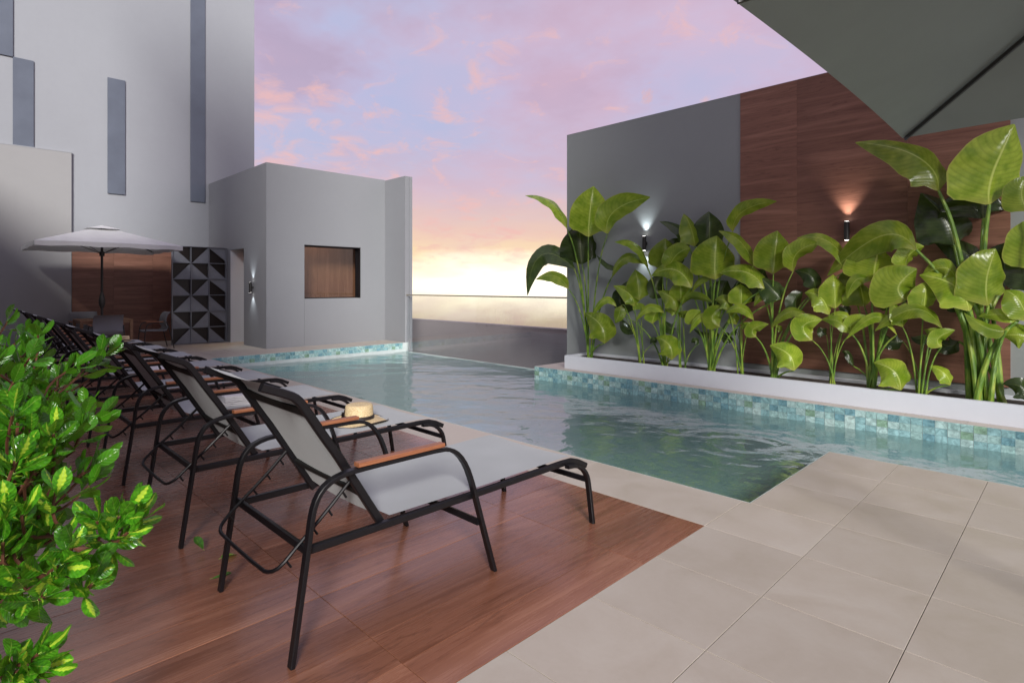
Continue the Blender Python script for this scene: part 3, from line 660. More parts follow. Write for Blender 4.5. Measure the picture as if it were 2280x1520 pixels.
# ------------------------------------------------------------------ sun loungers
YC = 2.05
def lo_pts(pts, x): return [(x, y+YC, z) for y, z in pts]
def make_lounger(label):
    r = thing('sun_lounger', label, 'sun lounger', (-1.555, -YC, 0), 0, 'sun loungers in a row along the deck')
    hx = 0.415
    arm = [(-3.096,0.0),(-3.06,0.24),(-3.025,0.475),(-3.008,0.60),(-2.985,0.665),(-2.945,0.708),(-2.88,0.732),(-2.80,0.738),(-2.55,0.737),(-2.33,0.735),(-2.27,0.722),(-2.215,0.685),(-2.165,0.615),(-2.13,0.53),(-2.105,0.45),(-2.04,0.24),(-1.965,0.0)]
    for s in (1, -1):
        MB().bar(smoothpath(lo_pts(arm, s*hx), 1), 0.038, 0.020, (1,0,0)).build('arm_frame', M['black'], r, smooth='auto')
        MB().bar(lo_pts([(-2.80,0.760),(-2.32,0.757)], s*hx), 0.044, 0.020, (1,0,0)).build('armrest', M['teak'], r)
        rail = [(-3.0,0.438),(-2.0,0.436),(-1.35,0.440),(-1.25,0.436),(-1.19,0.418),(-1.11,0.378)]
        MB().bar(lo_pts(rail, s*(hx-0.035)), 0.030, 0.034, (1,0,0)).build('side_rail', M['black'], r, smooth='auto')
        leg = [(-1.34,0.425),(-1.26,0.418),(-1.19,0.385),(-1.145,0.335),(-1.125,0.28),(-1.08,0.0)]
        MB().bar(smoothpath(lo_pts(leg, s*hx), 1), 0.036, 0.024, (1,0,0)).build('leg', M['black'], r, smooth='auto')
        bk = [(-2.63,0.430),(-2.784,0.682),(-2.865,0.815),(-2.905,0.872),(-3.01,1.035),(-3.04,1.075),(-3.075,1.097),(-3.19,1.143)]
        MB().bar(smoothpath(lo_pts(bk, s*(hx-0.07)), 1), 0.034, 0.036, (1,0,0)).build('back_rail', M['black'], r, smooth='auto')
    xr = hx-0.09
    fb = MB()
    for prof, nm in (([(-2.60,0.468),(-2.0,0.463),(-1.36,0.469),(-1.27,0.468),(-1.225,0.456)], 'seat'),):
        for i, (y, z) in enumerate(prof):
            for j in range(9): u = j/8*2-1; fb.v.append((u*(hx-0.045), y+YC, z-0.012*(1-u*u)))
        for i in range(len(prof)-1):
            for j in range(8): a = i*9+j; fb.f.append((a, a+1, a+10, a+9))
    fb.build('seat_sling', M['sling'], r, smooth=True)
    bf = MB()
    prof = [(-2.645,0.475),(-2.784,0.700),(-2.865,0.833),(-2.905,0.892),(-3.01,1.055),(-3.045,1.098),(-3.08,1.118),(-3.175,1.155)]
    for i, (y, z) in enumerate(prof):
        for j in range(9): u = j/8*2-1; k = 0.012*(1-u*u); bf.v.append((u*(hx-0.085), y+YC-k*0.8, z-k*0.6))
    for i in range(len(prof)-1):
        for j in range(8): a = i*9+j; bf.f.append((a, a+1, a+10, a+9))
    bf.build('back_sling', M['sling'], r, smooth=True)
    MB().bar([(-xr, -2.985+YC, 1.005),(xr, -2.985+YC, 1.005)], 0.05, 0.02, (0,-0.53,0.85)).build('back_crossbar', M['hem'], r)
    MB().bar([(-xr,-2.735+YC,0.60),(xr,-2.735+YC,0.60)], 0.04, 0.018, (0,-0.53,0.85)).build('back_crossbar', M['hem'], r)
    # rear, middle and front crossbars
    for y, z in ((-3.015,0.44),(-2.068,0.29),(-1.14,0.30)):
        MB().bar([(-hx+0.012, y+YC, z),(hx-0.012, y+YC, z)], 0.034, 0.020, (0,0.15,1)).build('crossbar', M['black'], r)
    # adjustable support with notches
    sup = []
    xa = 0.335
    sup = [(xa,-2.79+YC,0.665),(xa,-2.90+YC,0.56),(xa,-3.03+YC,0.452),(xa,-3.105+YC,0.385),(xa-0.03,-3.135+YC,0.362),(xa-0.09,-3.145+YC,0.352),(-xa+0.09,-3.145+YC,0.352),(-xa+0.03,-3.135+YC,0.362),(-xa,-3.105+YC,0.385),(-xa,-3.03+YC,0.452),(-xa,-2.90+YC,0.56),(-xa,-2.79+YC,0.665)]
    su = MB().tube(smoothpath(sup, 1), 0.0085, 8)
    for s in (1, -1):
        for t in (0.12, 0.34, 0.56, 0.76, 0.93):
            y = -2.79-0.315*t; z = 0.665-0.28*t
            su.tube([(s*xa, y+YC, z),(s*xa, y+YC+0.022, z-0.035)], 0.0055, 6)
    su.build('back_support', M['black'], r, smooth='auto')
    return r
lounger_labels = ['empty grey sling lounger nearest the camera with teak armrests', 'lounger carrying the straw hat, second from the camera',
    'lounger with a stack of folded white towels on its seat', 'bare lounger just beyond the one with the folded towels, fourth in the row',
    'lounger with black sunglasses lying on its sling, fifth in the row', 'sixth lounger in the row, bare, under the tips of the shrub',
    'seventh lounger in the row, bare, second farthest from the camera', 'last lounger of the row with a striped towel, nearest the dining table']
L0 = make_lounger(lounger_labels[0])
LX = [-1.555-1.51*k for k in range(8)]
for k in range(1, 8):
    o = dup_tree(L0, lounger_labels[k]); o.location = (LX[k], -YC, 0)

# ------------------------------------------------------------------ hat, towels, glasses
def hat(loc, label, s=1.0, rz=0.0):
    h = thing('sun_hat', label, 'hat', loc, rz)
    n = 40; m = MB(); prof = [(0.232,0.012),(0.225,0.006),(0.19,0.012),(0.15,0.020),(0.118,0.026)]
    for r, z in prof:
        for j in range(n):
            a = 2*math.pi*j/n; wv = (0.010*math.sin(2*a+0.6)+0.006*math.sin(3*a))*(r-0.11)/0.12
            m.v.append((r*math.cos(a)*s, r*math.sin(a)*s, (z+wv)*s+0.004))
    for i in range(len(prof)-1):
        for j in range(n): a = i*n+j; b = i*n+(j+1) % n; m.f.append((a, b, b+n, a+n))
    m.build('brim', M['straw'], h, smooth=True)
    MB().lathe([(0.118*s,0.028*s),(0.113*s,0.06*s),(0.108*s,0.128*s),(0.103*s,0.139*s),(0.09*s,0.144*s),(0.05*s,0.142*s),(0.001,0.141*s)], 36).build('crown', M['straw'], h, smooth=True)
    MB().lathe([(0.1205*s,0.030*s),(0.1185*s,0.058*s),(0.113*s,0.0585*s),(0.114*s,0.029*s)], 36).build('ribbon', M['ribbon'], h, smooth='auto')
    m = MB()
    for q, (ang, ln) in enumerate(((0.5, 0.07),(-0.4, 0.085),(2.4, 0.05))):
        dx, dz = math.cos(ang)*ln, math.sin(ang)*ln
        m.bar([(0,0,0),(dx*0.5,-0.012,dz*0.5+0.004),(dx,-0.004,dz)], 0.03, 0.006, (0,0.3,1))
    m.box(-0.012,0.012,-0.012,0.004,-0.012,0.012)
    b = m.build('bow', M['ribbon'], h); b.location = (-0.06*s,-0.108*s,0.047*s); b.rotation_euler = (0,0,R_(-25)); b.scale = (s,s,s)
    m2 = MB(); m2.tube([(0.232*s*math.cos(2*math.pi*j/n), 0.232*s*math.sin(2*math.pi*j/n), (0.010+(0.010*math.sin(4*math.pi*j/n+0.6)+0.006*math.sin(6*math.pi*j/n)))*s+0.004) for j in range(n+1)], 0.003*s, 6)
    m2.build('brim_edge', M['ribbon'], h)
    return h
hat((-3.02, -1.70, 0.452), 'straw boater hat with black ribbon lying on the second lounger', 1.0, R_(-20))
def towel(loc, rz, label, size=(0.36,0.24,0.035), folds=3, group=None, m=None):
    t = thing('folded_towel', label, 'towel', loc, rz, group); a, b, hh = size
    for k in range(folds):
        z = k*hh/folds; th = hh/folds*0.92
        mb = MB(); npt = 14; sec = []
        for j in range(7): an = R_(-90+180*j/6); sec.append((a/2-th/2+math.cos(an)*th/2, z+th/2+math.sin(an)*th/2))
        sec += [(-a/2+0.004*k, z+th*0.98), (-a/2+0.004*k, z+0.001)]
        nn = len(sec); ny = 9
        for i in range(ny):
            y = -b/2+b*i/(ny-1)
            for (x, zz_) in sec: mb.v.append((x+0.003*math.sin(5*y/b+k*2), y, zz_+0.0022*math.sin(9*y/b*2+x*30+k)))
        for i in range(ny-1):
            for j in range(nn): p = i*nn+j; q = i*nn+(j+1) % nn; mb.f.append((p, p+nn, q+nn, q))
        mb.f.append(tuple(range(nn))); mb.f.append(tuple((ny-1)*nn+j for j in range(nn))[::-1])
        mb.build('fold', m or M['towel'], t, smooth='auto')
    return t
towel((LX[2]+0.05, -2.13, 0.448), R_(172), 'folded white towel at the bottom of the stack on the third lounger', (0.40,0.30,0.05), 3, 'white towels stacked on the third lounger')
towel((LX[2]+0.055, -2.125, 0.500), R_(176), 'folded white towel on top of the stack on the third lounger', (0.38,0.29,0.048), 3, 'white towels stacked on the third lounger')
towel((LX[4]+0.02, -2.05, 0.448), R_(90), 'white towel laid flat on the fifth lounger', (0.42,0.55,0.03), 2)
def striped():
    m, t, b = mat('striped towelling'); v = coords(t, kind='Object'); wv = N(t, 'ShaderNodeTexWave', inp={1: 9.0}); t.links.new(v, wv.inputs['Vector'])
    r = ramp(t, [(0.45, (0.03,0.03,0.035)), (0.55, (0.72,0.72,0.72))], wv.outputs[0], 'CONSTANT'); t.links.new(r.outputs[0], b.inputs['Base Color']); b.inputs['Roughness'].default_value = 0.9; return m
towel((LX[7]-0.05, -1.85, 0.448), 0, 'black and white striped towel folded on the farthest lounger', (0.36,0.28,0.07), 2, None, striped())
hat((LX[7]-0.20, -1.52, 0.452), 'white brimmed straw hat on the farthest lounger', 0.8)
sg = thing('sunglasses', 'black sunglasses lying on the grey sling of the fifth lounger', 'sunglasses', (LX[4]+0.02, -2.40, 0.452), R_(30))
m = MB()
for s in (1, -1): m.lathe([(0.001,0.0),(0.028,0.0),(0.028,0.004),(0.001,0.004)], 14, (s*0.034, 0, 0.012))
m.build('lens', M['black'], sg)
m = MB()
for s in (1, -1): m.bar([(s*0.064,0,0.014),(s*0.066,0.07,0.016),(s*0.06,0.145,0.003)], 0.005, 0.01, (1,0,0))
m.bar([(-0.01,0,0.02),(0.01,0,0.02)], 0.005, 0.004, (0,1,0)); m.build('temple', M['black'], sg)

# ------------------------------------------------------------------ parasols
def parasol(center, half, zh, za, label, m, pole=True, valance=0.1, group=None):
    p = thing('parasol', label, 'parasol', (center[0], center[1], 0), 0, group)
    C4 = [Vector((half,-half,zh)), Vector((half,half,zh)), Vector((-half,half,zh)), Vector((-half,-half,zh))]; A = Vector((0,0,za))
    n = 10
    for k in range(4):
        a, b = C4[k], C4[(k+1) % 4]; mb = MB(); s0 = 0.16
        for i in range(n+1):
            s = s0+(1-s0)*i/n
            for j in range(n+1):
                u = j/n; e_ = a*(1-u)+b*u; sag = 4*u*(1-u)
                q = A+(e_-A)*(s*(1-0.008*sag*s)); q.z -= 0.035*sag*s*(1-s)*2; q.z += 0.008*sag*s
                mb.v.append(tuple(q))
        for i in range(n):
            for j in range(n): c0 = i*(n+1)+j; mb.f.append((c0, c0+1, c0+n+2, c0+n+1))
        if valance:
            b0 = len(mb.v)
            for j in range(n+1):
                q = mb.v[n*(n+1)+j]; mb.v.append((q[0], q[1], q[2]-valance*(1+0.12*math.sin(j*1.9))))
            for j in range(n): mb.f.append((n*(n+1)+j, n*(n+1)+j+1, b0+j+1, b0+j))
        mb.build('canopy_panel', m, p, smooth='auto')
    mb = MB(); mb.v = [tuple(A+Vector((0,0,0.03)))]+[tuple(A+(c-A)*0.24+Vector((0,0,0.045))) for c in C4]; mb.f = [(0,1,2),(0,2,3),(0,3,4),(0,4,1)]
    mb.build('vent_cap', m, p)
    hub = Vector((0,0,za-0.30)); 
    for c in C4:
        d = (c-A); MB().bar([A+d*0.02+Vector((0,0,-0.045)), A+d*0.5+Vector((0,0,-0.03)), A+d*0.985+Vector((0,0,-0.022))], 0.016, 0.026, (d.y,-d.x,0)).build('rib', M['dark_metal'], p)
        MB().tube([hub+Vector((0,0,-0.35)), A+d*0.5+Vector((0,0,-0.045))], 0.008, 6).build('strut', M['dark_metal'], p)
    MB().tube([(0,0,0.08),(0,0,za-0.02)], 0.026, 14).build('pole', M['dark_metal'], p, smooth='auto')
    MB().lathe([(0.001,za-0.70),(0.05,za-0.70),(0.055,za-0.60),(0.001,za-0.58)], 14).build('hub', M['dark_metal'], p, smooth='auto')
    MB().lathe([(0.001,1.02),(0.03,1.03),(0.062,1.12),(0.066,1.22),(0.05,1.32),(0.03,1.40),(0.001,1.41)], 14).build('crank', M['dark_metal'], p, smooth='auto')
    MB().lathe([(0.001,0.0),(0.30,0.0),(0.30,0.05),(0.27,0.065),(0.05,0.08),(0.04,0.25),(0.001,0.25)], 28).build('base', M['dark_metal'], p, smooth='auto')
    return p
parasol((-15.38, -1.38), 1.36, 2.50, 2.97, 'light grey square parasol open over the dining table by the wood wall', M['canopy'])
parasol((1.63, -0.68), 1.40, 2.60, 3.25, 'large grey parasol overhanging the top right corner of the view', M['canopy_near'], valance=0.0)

# ------------------------------------------------------------------ dining table and chairs
tb = thing('dining_table', 'square timber dining table under the parasol', 'table', (-15.75, -1.30, 0))
MB().box(-0.52,0.52,-0.52,0.52,0.735,0.76,0.003).build('tabletop', M['tablewood'], tb)
MB().box(-0.49,0.49,-0.50,-0.475,0.67,0.7345).box(-0.49,0.49,0.475,0.50,0.67,0.7345).box(-0.50,-0.475,-0.47,0.47,0.67,0.7345).box(0.475,0.50,-0.47,0.47,0.67,0.7345).build('apron', M['tablewood'], tb)
for sx in (1,-1):
    for sy in (1,-1): MB().box(sx*0.49-0.03,sx*0.49+0.03,sy*0.49-0.03,sy*0.49+0.03,0,0.7345).build('leg', M['tablewood'], tb)
def make_chair(label):
    c = thing('dining_chair', label, 'chair', (0,0,0), 0, 'mesh dining chairs around the table')
    # faces -Y; shell is one curved sling
    prof = [(-0.27,0.445),(-0.24,0.46),(-0.05,0.452),(0.14,0.445),(0.20,0.46),(0.225,0.51),(0.215,0.60),(0.20,0.70),(0.22,0.80),(0.27,0.88),(0.31,0.905)]
    P = smoothpath([(0,y,z) for y, z in prof], 1); sh = MB()
    for off in (0, 0.02):
        for p in P:
            for j in range(9):
                u = j/8*2-1; w_ = 0.285 if p.z < 0.6 else 0.285-0.02*(p.z-0.6)
                sh.v.append((u*w_, p.y+(off if p.z > 0.5 else 0)-0.03*(u*u)*(1 if p.z > 0.55 else 0), p.z-(off if p.z <= 0.5 else 0)+0.012*u*u*(1 if p.z < 0.5 else 0)))
    n = len(P)
    for o_ in (0, n*9):
        for i in range(n-1):
            for j in range(8): a = o_+i*9+j; sh.f.append((a, a+1, a+10, a+9))
    for i in range(n-1):
        for j in (0, 8): a = i*9+j; b = a+n*9; sh.f.append((a, a+9, b+9, b))
    for i in (0, n-1):
        for j in range(8): a = i*9+j; b = a+n*9; sh.f.append((a, a+1, b+1, b))
    sh.build('seat_shell', M['chair_fabric'], c, smooth='auto')
    for s in (1,-1):
        MB().tube(smoothpath([(s*0.30,-0.30,0.0),(s*0.30,-0.27,0.35),(s*0.30,-0.25,0.55),(s*0.30,-0.19,0.63),(s*0.30,-0.08,0.655),(s*0.30,0.20,0.66)],2), 0.011, 8).build('arm_frame', M['dark_metal'], c, smooth='auto')
        MB().box(s*0.30-0.025, s*0.30+0.025, -0.24, 0.12, 0.667, 0.684, 0.003).build('armrest', M['teak'], c)
        MB().tube([(s*0.29,0.20,0.66),(s*0.29,0.24,0.55),(s*0.31,0.36,0.0)], 0.011, 8).build('leg', M['dark_metal'], c, smooth='auto')
    MB().tube([(-0.30,-0.26,0.425),(0.30,-0.26,0.425)], 0.010, 6).tube([(-0.30,0.20,0.425),(0.30,0.20,0.425)], 0.010, 6).build('seat_bar', M['dark_metal'], c)
    return c
ch = make_chair('grey mesh chair turned with its back to the loungers'); ch.location = (-14.62, -1.42, 0); ch.rotation_euler = (0,0,R_(-90))
# (rotation: local -Y faces the table)
c2 = dup_tree(ch, 'grey mesh chair on the far side of the table against the wood wall'); c2.location = (-16.62, -1.52, 0); c2.rotation_euler = (0,0,R_(90))
c3 = dup_tree(ch, 'grey mesh chair seen side on between the table and the lattice screen'); c3.location = (-15.35, -0.30, 0); c3.rotation_euler = (0,0,R_(0))

# ------------------------------------------------------------------ broad leaved plants
CV = Vector(CAM); s2 = math.sqrt(0.5); FW = Vector((-s2, s2, 0)); RT = Vector((s2, s2, 0))
def at(px, py, Y):     # point on the plane y=Y behind a picture position, used to lay the plants out along the planter
    d = FW+RT*((px-1140)/1274)+Vector((0,0,1))*((637.5-py)/1274); return CV+d*((Y-CV.y)/d.y)
def leaf_mesh(P0, P1, P2, wdt, roll, fold=0.28, ruffle=0.03, shape='broad', nl=14, nw=4, seed=0, curl=0.38):
    rr = random.Random(seed); mb = MB(); mb.uv = []
    view = Vector((0.62,-0.78,0.0)).normalized(); Ln = (P1-P0).length+(P2-P1).length
    ph = rr.uniform(0, 6); prevS = None
    for i in range(nl+1):
        t = i/nl
        P = P0*(1-t)**2+P1*2*t*(1-t)+P2*t*t; T = ((P1-P0)*(1-t)+(P2-P1)*t).normalized()
        P = P-view*curl*Ln*0.5*max(0, t-0.62)**1.6*2.2
        perp = view.cross(T)
        if perp.length < 0.15: perp = Vector((1,0,0))
        perp.normalize(); S = (perp*math.cos(R_(roll))+view*math.sin(R_(roll))); S = (S-T*S.dot(T)).normalized()
        Nn = S.cross(T); Nn = Nn if Nn.dot(view) > 0 or abs(roll) > 50 else Nn
        if shape == 'broad': prof = min(1.0, (t/0.22)**0.55)*(1.0-max(0,(t-0.45)/0.55)**2.1)**0.9 if t < 1 else 0.0
        else: prof = (math.sin(math.pi*min(1, t**0.8)))**0.75 if 0 < t < 1 else 0
        if i == 0: prof = 0.10
        prof = max(prof, 0.03)
        tw = (0.35*math.sin(t*2.2+ph))*0.3
        for j in range(-nw, nw+1):
            u = j/nw; w_ = wdt*0.5*prof
            q = P+S*u*w_+Nn*(abs(u)*w_*fold+w_*tw*u+abs(u)**2*w_*0.13*math.sin(t*17+ph+u*1.4)*min(1, ruffle/0.03)*0.6)
            q = q-T*(u*u)*w_*0.10*(1 if t > 0.1 else -1.2)
            mb.v.append(tuple(q)); mb.uv.append((u, t))
    k = 2*nw+1
    for i in range(nl):
        for j in range(k-1): a = i*k+j; mb.f.append((a, a+1, a+k+1, a+k))
    return mb
def shift(mb, o):
    mb.v = [(a-o.x, b-o.y, c-o.z) for a, b, c in mb.v]; return mb
def plant(label, basepx, Y, leaves, srad, scale_stem=1.0, spread=0.05, seed=0):
    b0 = at(basepx[0], basepx[1], Y); b0.z = 0.198
    p = thing('broad_leaf_plant', label, 'plant', tuple(b0), 0, 'broad leaved plants in the white planter')
    rr = random.Random(seed); n = len(leaves)
    for i, lf in enumerate(leaves):
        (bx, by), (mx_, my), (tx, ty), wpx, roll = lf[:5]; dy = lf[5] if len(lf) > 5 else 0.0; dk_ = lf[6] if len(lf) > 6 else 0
        yy = Y+dy
        yy = min(yy, 4.86)
        A0 = at(bx, by, yy); A1 = at(mx_, my, yy-0.04); A2 = at(tx, ty, yy-0.02-(0.08 if roll > 30 else 0))
        # quadratic control so that the curve passes the middle point
        Cc = A1*2-(A0+A2)*0.5
        wm_ = wpx*((A0-CV).dot(FW))/1274*1.0
        mb = leaf_mesh(A0, Cc, A2, wm_*(1+0.35*math.sin(R_(roll))), roll, fold=0.42 if roll < 30 else 0.25, seed=seed*50+i)
        for vi, q in enumerate(mb.v):
            if q[1] > 4.95: mb.v[vi] = (q[0], 4.95-0.02*rr.random(), q[2])
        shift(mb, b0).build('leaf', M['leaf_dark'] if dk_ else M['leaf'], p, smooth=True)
        # stem: rises from the clump, bends to the leaf base and enters along its midrib
        g0 = Vector((b0.x+rr.uniform(-1,1)*spread+0.25*spread*(i-n/2)/n*2, b0.y+rr.uniform(-0.6,0.6)*spread, 0.19))
        dirn = (A0-Cc).normalized(); H = A0.z-g0.z
        q1 = g0+Vector(((A0.x-g0.x)*0.22, (A0.y-g0.y)*0.3, H*0.48)); q2 = g0+Vector(((A0.x-g0.x)*0.62, (A0.y-g0.y)*0.7, H*0.84))
        if lf[0][1] < lf[1][1]-14: q2.z = g0.z+H*1.02; q2.x = g0.x+(A0.x-g0.x)*0.8
        path = smoothpath([g0, q1, q2, A0], 2)
        rad = srad*rr.uniform(0.8,1.1); rs = [rad*(1-0.62*k/(len(path)-1)) for k in range(len(path))]
        mb = MB(); sec = [(math.cos(2*math.pi*j/8), math.sin(2*math.pi*j/8)) for j in range(8)]; mb.sweep(path, sec, radii=rs)
        shift(mb, b0).build('stem', M['stem'], p, smooth='auto')
    return p
# each leaf: base, middle, tip, breadth, roll (0 faces the pool, 90 edge on), depth offset, dark
P1 = [((1262,508),(1228,452),(1168,433),30,55,0.0),((1310,527),(1314,470),(1322,413),90,0,-0.02),((1353,520),(1368,470),(1450,436),50,40,-0.08),
      ((1296,588),(1292,545),(1290,495),94,0,0.18,1),((1278,597),(1205,568),(1172,658),44,35,0.0,1),((1265,642),(1235,614),(1192,622),26,45,-0.05),
      ((1375,598),(1352,590),(1329,568),14,50,0.1,1),((1346,764),(1338,725),(1302,697),58,15,-0.12)]
plant('tallest plant at the left end of the planter beside the glass railing', (1313,793), 4.55, P1, 0.021, seed=1)
PC = [((1423,668),(1421,634),(1415,600),52,0,-0.05),((1412,682),(1402,655),(1366,636),34,20,-0.08),((1384,682),(1380,660),(1388,642),30,10,0.1,1),
      ((1372,682),(1345,668),(1317,708),17,50,-0.05),((1383,680),(1378,700),(1370,720),24,20,-0.06),((1410,690),(1425,684),(1436,690),16,40,0),
      ((1412,728),(1395,730),(1382,706),24,10,0.12,1),((1462,762),(1455,756),(1448,765),12,30,0.05,1)]
plant('small plant with pale leaves next to the tallest plant', (1427,805), 4.5, PC, 0.011, seed=2)
P3 = [((1443,597),(1415,548),(1369,538),24,50,0.0),((1437,588),(1392,574),(1363,618),26,45,-0.03),((1476,604),(1480,565),(1482,530),66,0,0.0),
      ((1487,602),(1508,566),(1540,553),40,30,-0.05),((1540,640),(1502,600),(1452,614),44,25,-0.1),((1474,662),(1462,637),(1478,612),38,10,0.1,1),
      ((1478,696),(1445,684),(1416,716),21,50,-0.1),((1453,720),(1458,700),(1472,680),36,10,-0.02),((1388,702),(1398,660),(1405,622),50,10,0.2,1),((1496,800),(1490,768),(1462,752),50,10,-0.14)]
plant('medium plant in front of the grey wall under the white lamp', (1481,809), 4.5, P3, 0.016, seed=3)
P4 = [((1515,672),(1516,648),(1512,620),48,0,-0.03),((1505,692),(1497,665),(1465,648),38,20,-0.08),((1517,680),(1545,660),(1588,673),20,45,-0.05),((1508,700),(1498,690),(1482,692),20,30,-0.02),((1512,705),(1522,700),(1532,692),18,30,0),((1502,730),(1490,728),(1478,712),26,10,0.12,1),((1556,765),(1548,758),(1540,763),13,30,0.05,1)]
plant('small plant between the two medium plants before the grey wall', (1520,814), 4.52, P4, 0.011, seed=4)
P5 = [((1593,622),(1592,572),(1598,524),98,0,-0.06),((1547,548),(1540,512),(1524,475),48,22,0.05),((1580,560),(1580,512),(1580,470),74,0,0.24,1),((1632,516),(1655,470),(1735,446),34,40,0.1),
      ((1534,550),(1512,512),(1470,492),26,30,0.2,1),((1678,592),(1650,540),(1603,513),32,38,-0.05),((1702,642),(1662,606),(1604,608),44,22,-0.12),((1738,665),(1718,642),(1690,614),52,10,-0.05,1),
      ((1583,622),(1560,624),(1542,650),16,45,-0.02),((1582,706),(1556,708),(1537,742),16,48,-0.1),((1547,722),(1545,705),(1562,692),30,15,0.0),((1600,742),(1572,745),(1545,732),14,40,0.12,1),((1510,600),(1500,560),(1512,530),46,10,0.25,1),((1615,690),(1608,655),(1622,625),60,5,0.15,1),((1655,680),(1662,645),(1655,610),60,5,0.18,1)]
plant('large plant with a huge round leaf where the grey wall meets the wood', (1582,820), 4.5, P5, 0.020, seed=5)
P6 = [((1650,684),(1651,655),(1650,632),54,0,-0.05),((1622,692),(1615,670),(1593,668),34,22,-0.08),((1678,712),(1652,686),(1618,697),22,40,-0.1),((1602,727),(1586,705),(1612,680),40,0,-0.08),((1640,722),(1632,705),(1622,698),26,10,0),((1648,728),(1660,726),(1673,717),15,20,-0.05),((1625,745),(1618,752),(1608,742),24,10,0.12,1),((1640,738),(1632,742),(1644,732),10,30,0.1,1)]
plant('small plant straddling the left edge of the wood panels', (1650,828), 4.48, P6, 0.012, seed=6)
P7 = [((1722,609),(1726,560),(1734,513),82,0,-0.02),((1766,604),(1776,562),(1828,541),48,35,-0.06),((1888,600),(1848,540),(1780,529),34,30,-0.05),((1815,648),(1806,615),(1772,603),38,10,0.05,1),
      ((1712,643),(1695,655),(1680,682),18,45,-0.05),((1683,750),(1678,732),(1714,722),28,10,-0.1),((1800,708),(1758,694),(1720,732),24,45,-0.1),((1742,736),(1735,730),(1725,728),14,20,0),((1777,700),(1772,670),(1790,650),38,20,0.1,1),((1700,665),(1692,630),(1705,600),56,10,0.2,1),((1768,825),(1757,790),(1717,770),62,12,-0.14)]
plant('medium plant left of the warm lamp on the wood panels', (1725,836), 4.48, P7, 0.018, seed=7)
P8 = [((1860,686),(1859,648),(1858,611),62,0,-0.05),((1846,700),(1828,662),(1795,652),48,18,-0.08),((1808,757),(1790,725),(1836,712),48,5,-0.1),((1893,742),(1868,716),(1832,712),26,30,-0.08),((1840,745),(1832,735),(1825,728),24,20,0.05,1),((1893,700),(1885,690),(1868,682),26,20,0.1,1),((1893,705),(1870,700),(1845,704),16,30,0)]
plant('small plant below the warm lamp with two upright pale leaves', (1853,849), 4.48, P8, 0.012, seed=8)
P9 = [((1945,626),(1950,585),(1960,545),108,0,0.0),((1940,625),(1905,624),(1890,666),24,40,-0.08),((1925,682),(1920,655),(1915,628),76,0,0.12),((2018,668),(2002,635),(2048,598),100,0,-0.12),((2018,596),(2026,566),(2062,548),46,25,0.0),
      ((1997,745),(1950,705),(1892,757),22,40,-0.12),((1895,742),(1902,718),(1950,710),32,10,0),((1990,680),(1965,665),(1945,655),40,10,0.15,1),((1905,668),(1895,630),(1905,600),50,0,0.2,1),((1900,815),(1890,790),(1876,783),16,20,0.08,1),((2006,868),(1992,828),(1950,808),72,10,-0.16)]
plant('large plant right of the warm lamp, its low leaf hanging over the rim', (1941,857), 4.46, P9, 0.020, seed=9)
P10 = [((2057,692),(2060,660),(2062,628),60,0,-0.05),((2010,728),(2006,700),(1985,674),44,15,-0.08),((2098,730),(2035,688),(1958,738),36,35,-0.14),((2062,745),(2075,742),(2098,728),20,25,-0.1),((2097,772),(2090,752),(2132,735),36,5,-0.1),((2010,760),(1985,760),(1975,745),36,0,0.1,1),((2072,752),(2050,755),(2030,750),22,20,0.1,1),((2116,857),(2104,832),(2072,815),34,15,-0.05)]
plant('small plant just left of the giant plant, half covered by its leaves', (2050,870), 4.42, P10, 0.013, seed=10)
P11 = [((2203,455),(2215,375),(2272,272),150,0,-0.05),((2090,425),(2048,352),(1915,312),92,12,-0.15),((2125,545),(2105,490),(2058,428),112,0,0.18,1),((2190,486),(2190,450),(2192,405),150,0,0.25,1),((2200,680),(2199,612),(2226,553),108,0,-0.12),
       ((2158,692),(2128,638),(2055,612),84,8,-0.16),((2130,625),(2105,596),(2060,612),44,12,-0.1),((2240,736),(2195,728),(2152,696),30,25,-0.2),((2268,712),(2230,700),(2184,705),28,30,-0.1),((2040,556),(1962,525),(1853,613),66,30,-0.16),
       ((2180,602),(2150,562),(2088,540),64,5,0.3,1),((2150,700),(2140,660),(2125,620),60,0,0.2,1),((2235,640),(2232,590),(2245,540),80,0,0.28,1),((2120,660),(2105,640),(2080,620),30,15,0,),((2135,760),(2110,770),(2085,752),40,0,0.15,1)]
plant('giant plant with thick stems reaching up under the near parasol', (2190,887), 4.48, P11, 0.038, spread=0.16, seed=11)
P12 = [((2292,716),(2268,668),(2242,646),62,10,-0.1),((2290,468),(2275,430),(2292,390),64,0,0.0),((2292,752),(2262,745),(2232,748),52,10,-0.05),((2292,892),(2275,862),(2238,856),44,10,-0.05,1),((2300,650),(2285,600),(2268,560),74,0,0.2,1),((2305,600),(2300,540),(2320,480),90,0,0.1)]
plant('plant cut off by the right edge of the view beside the giant plant', (2330,903), 4.48, P12, 0.028, spread=0.10, seed=12)

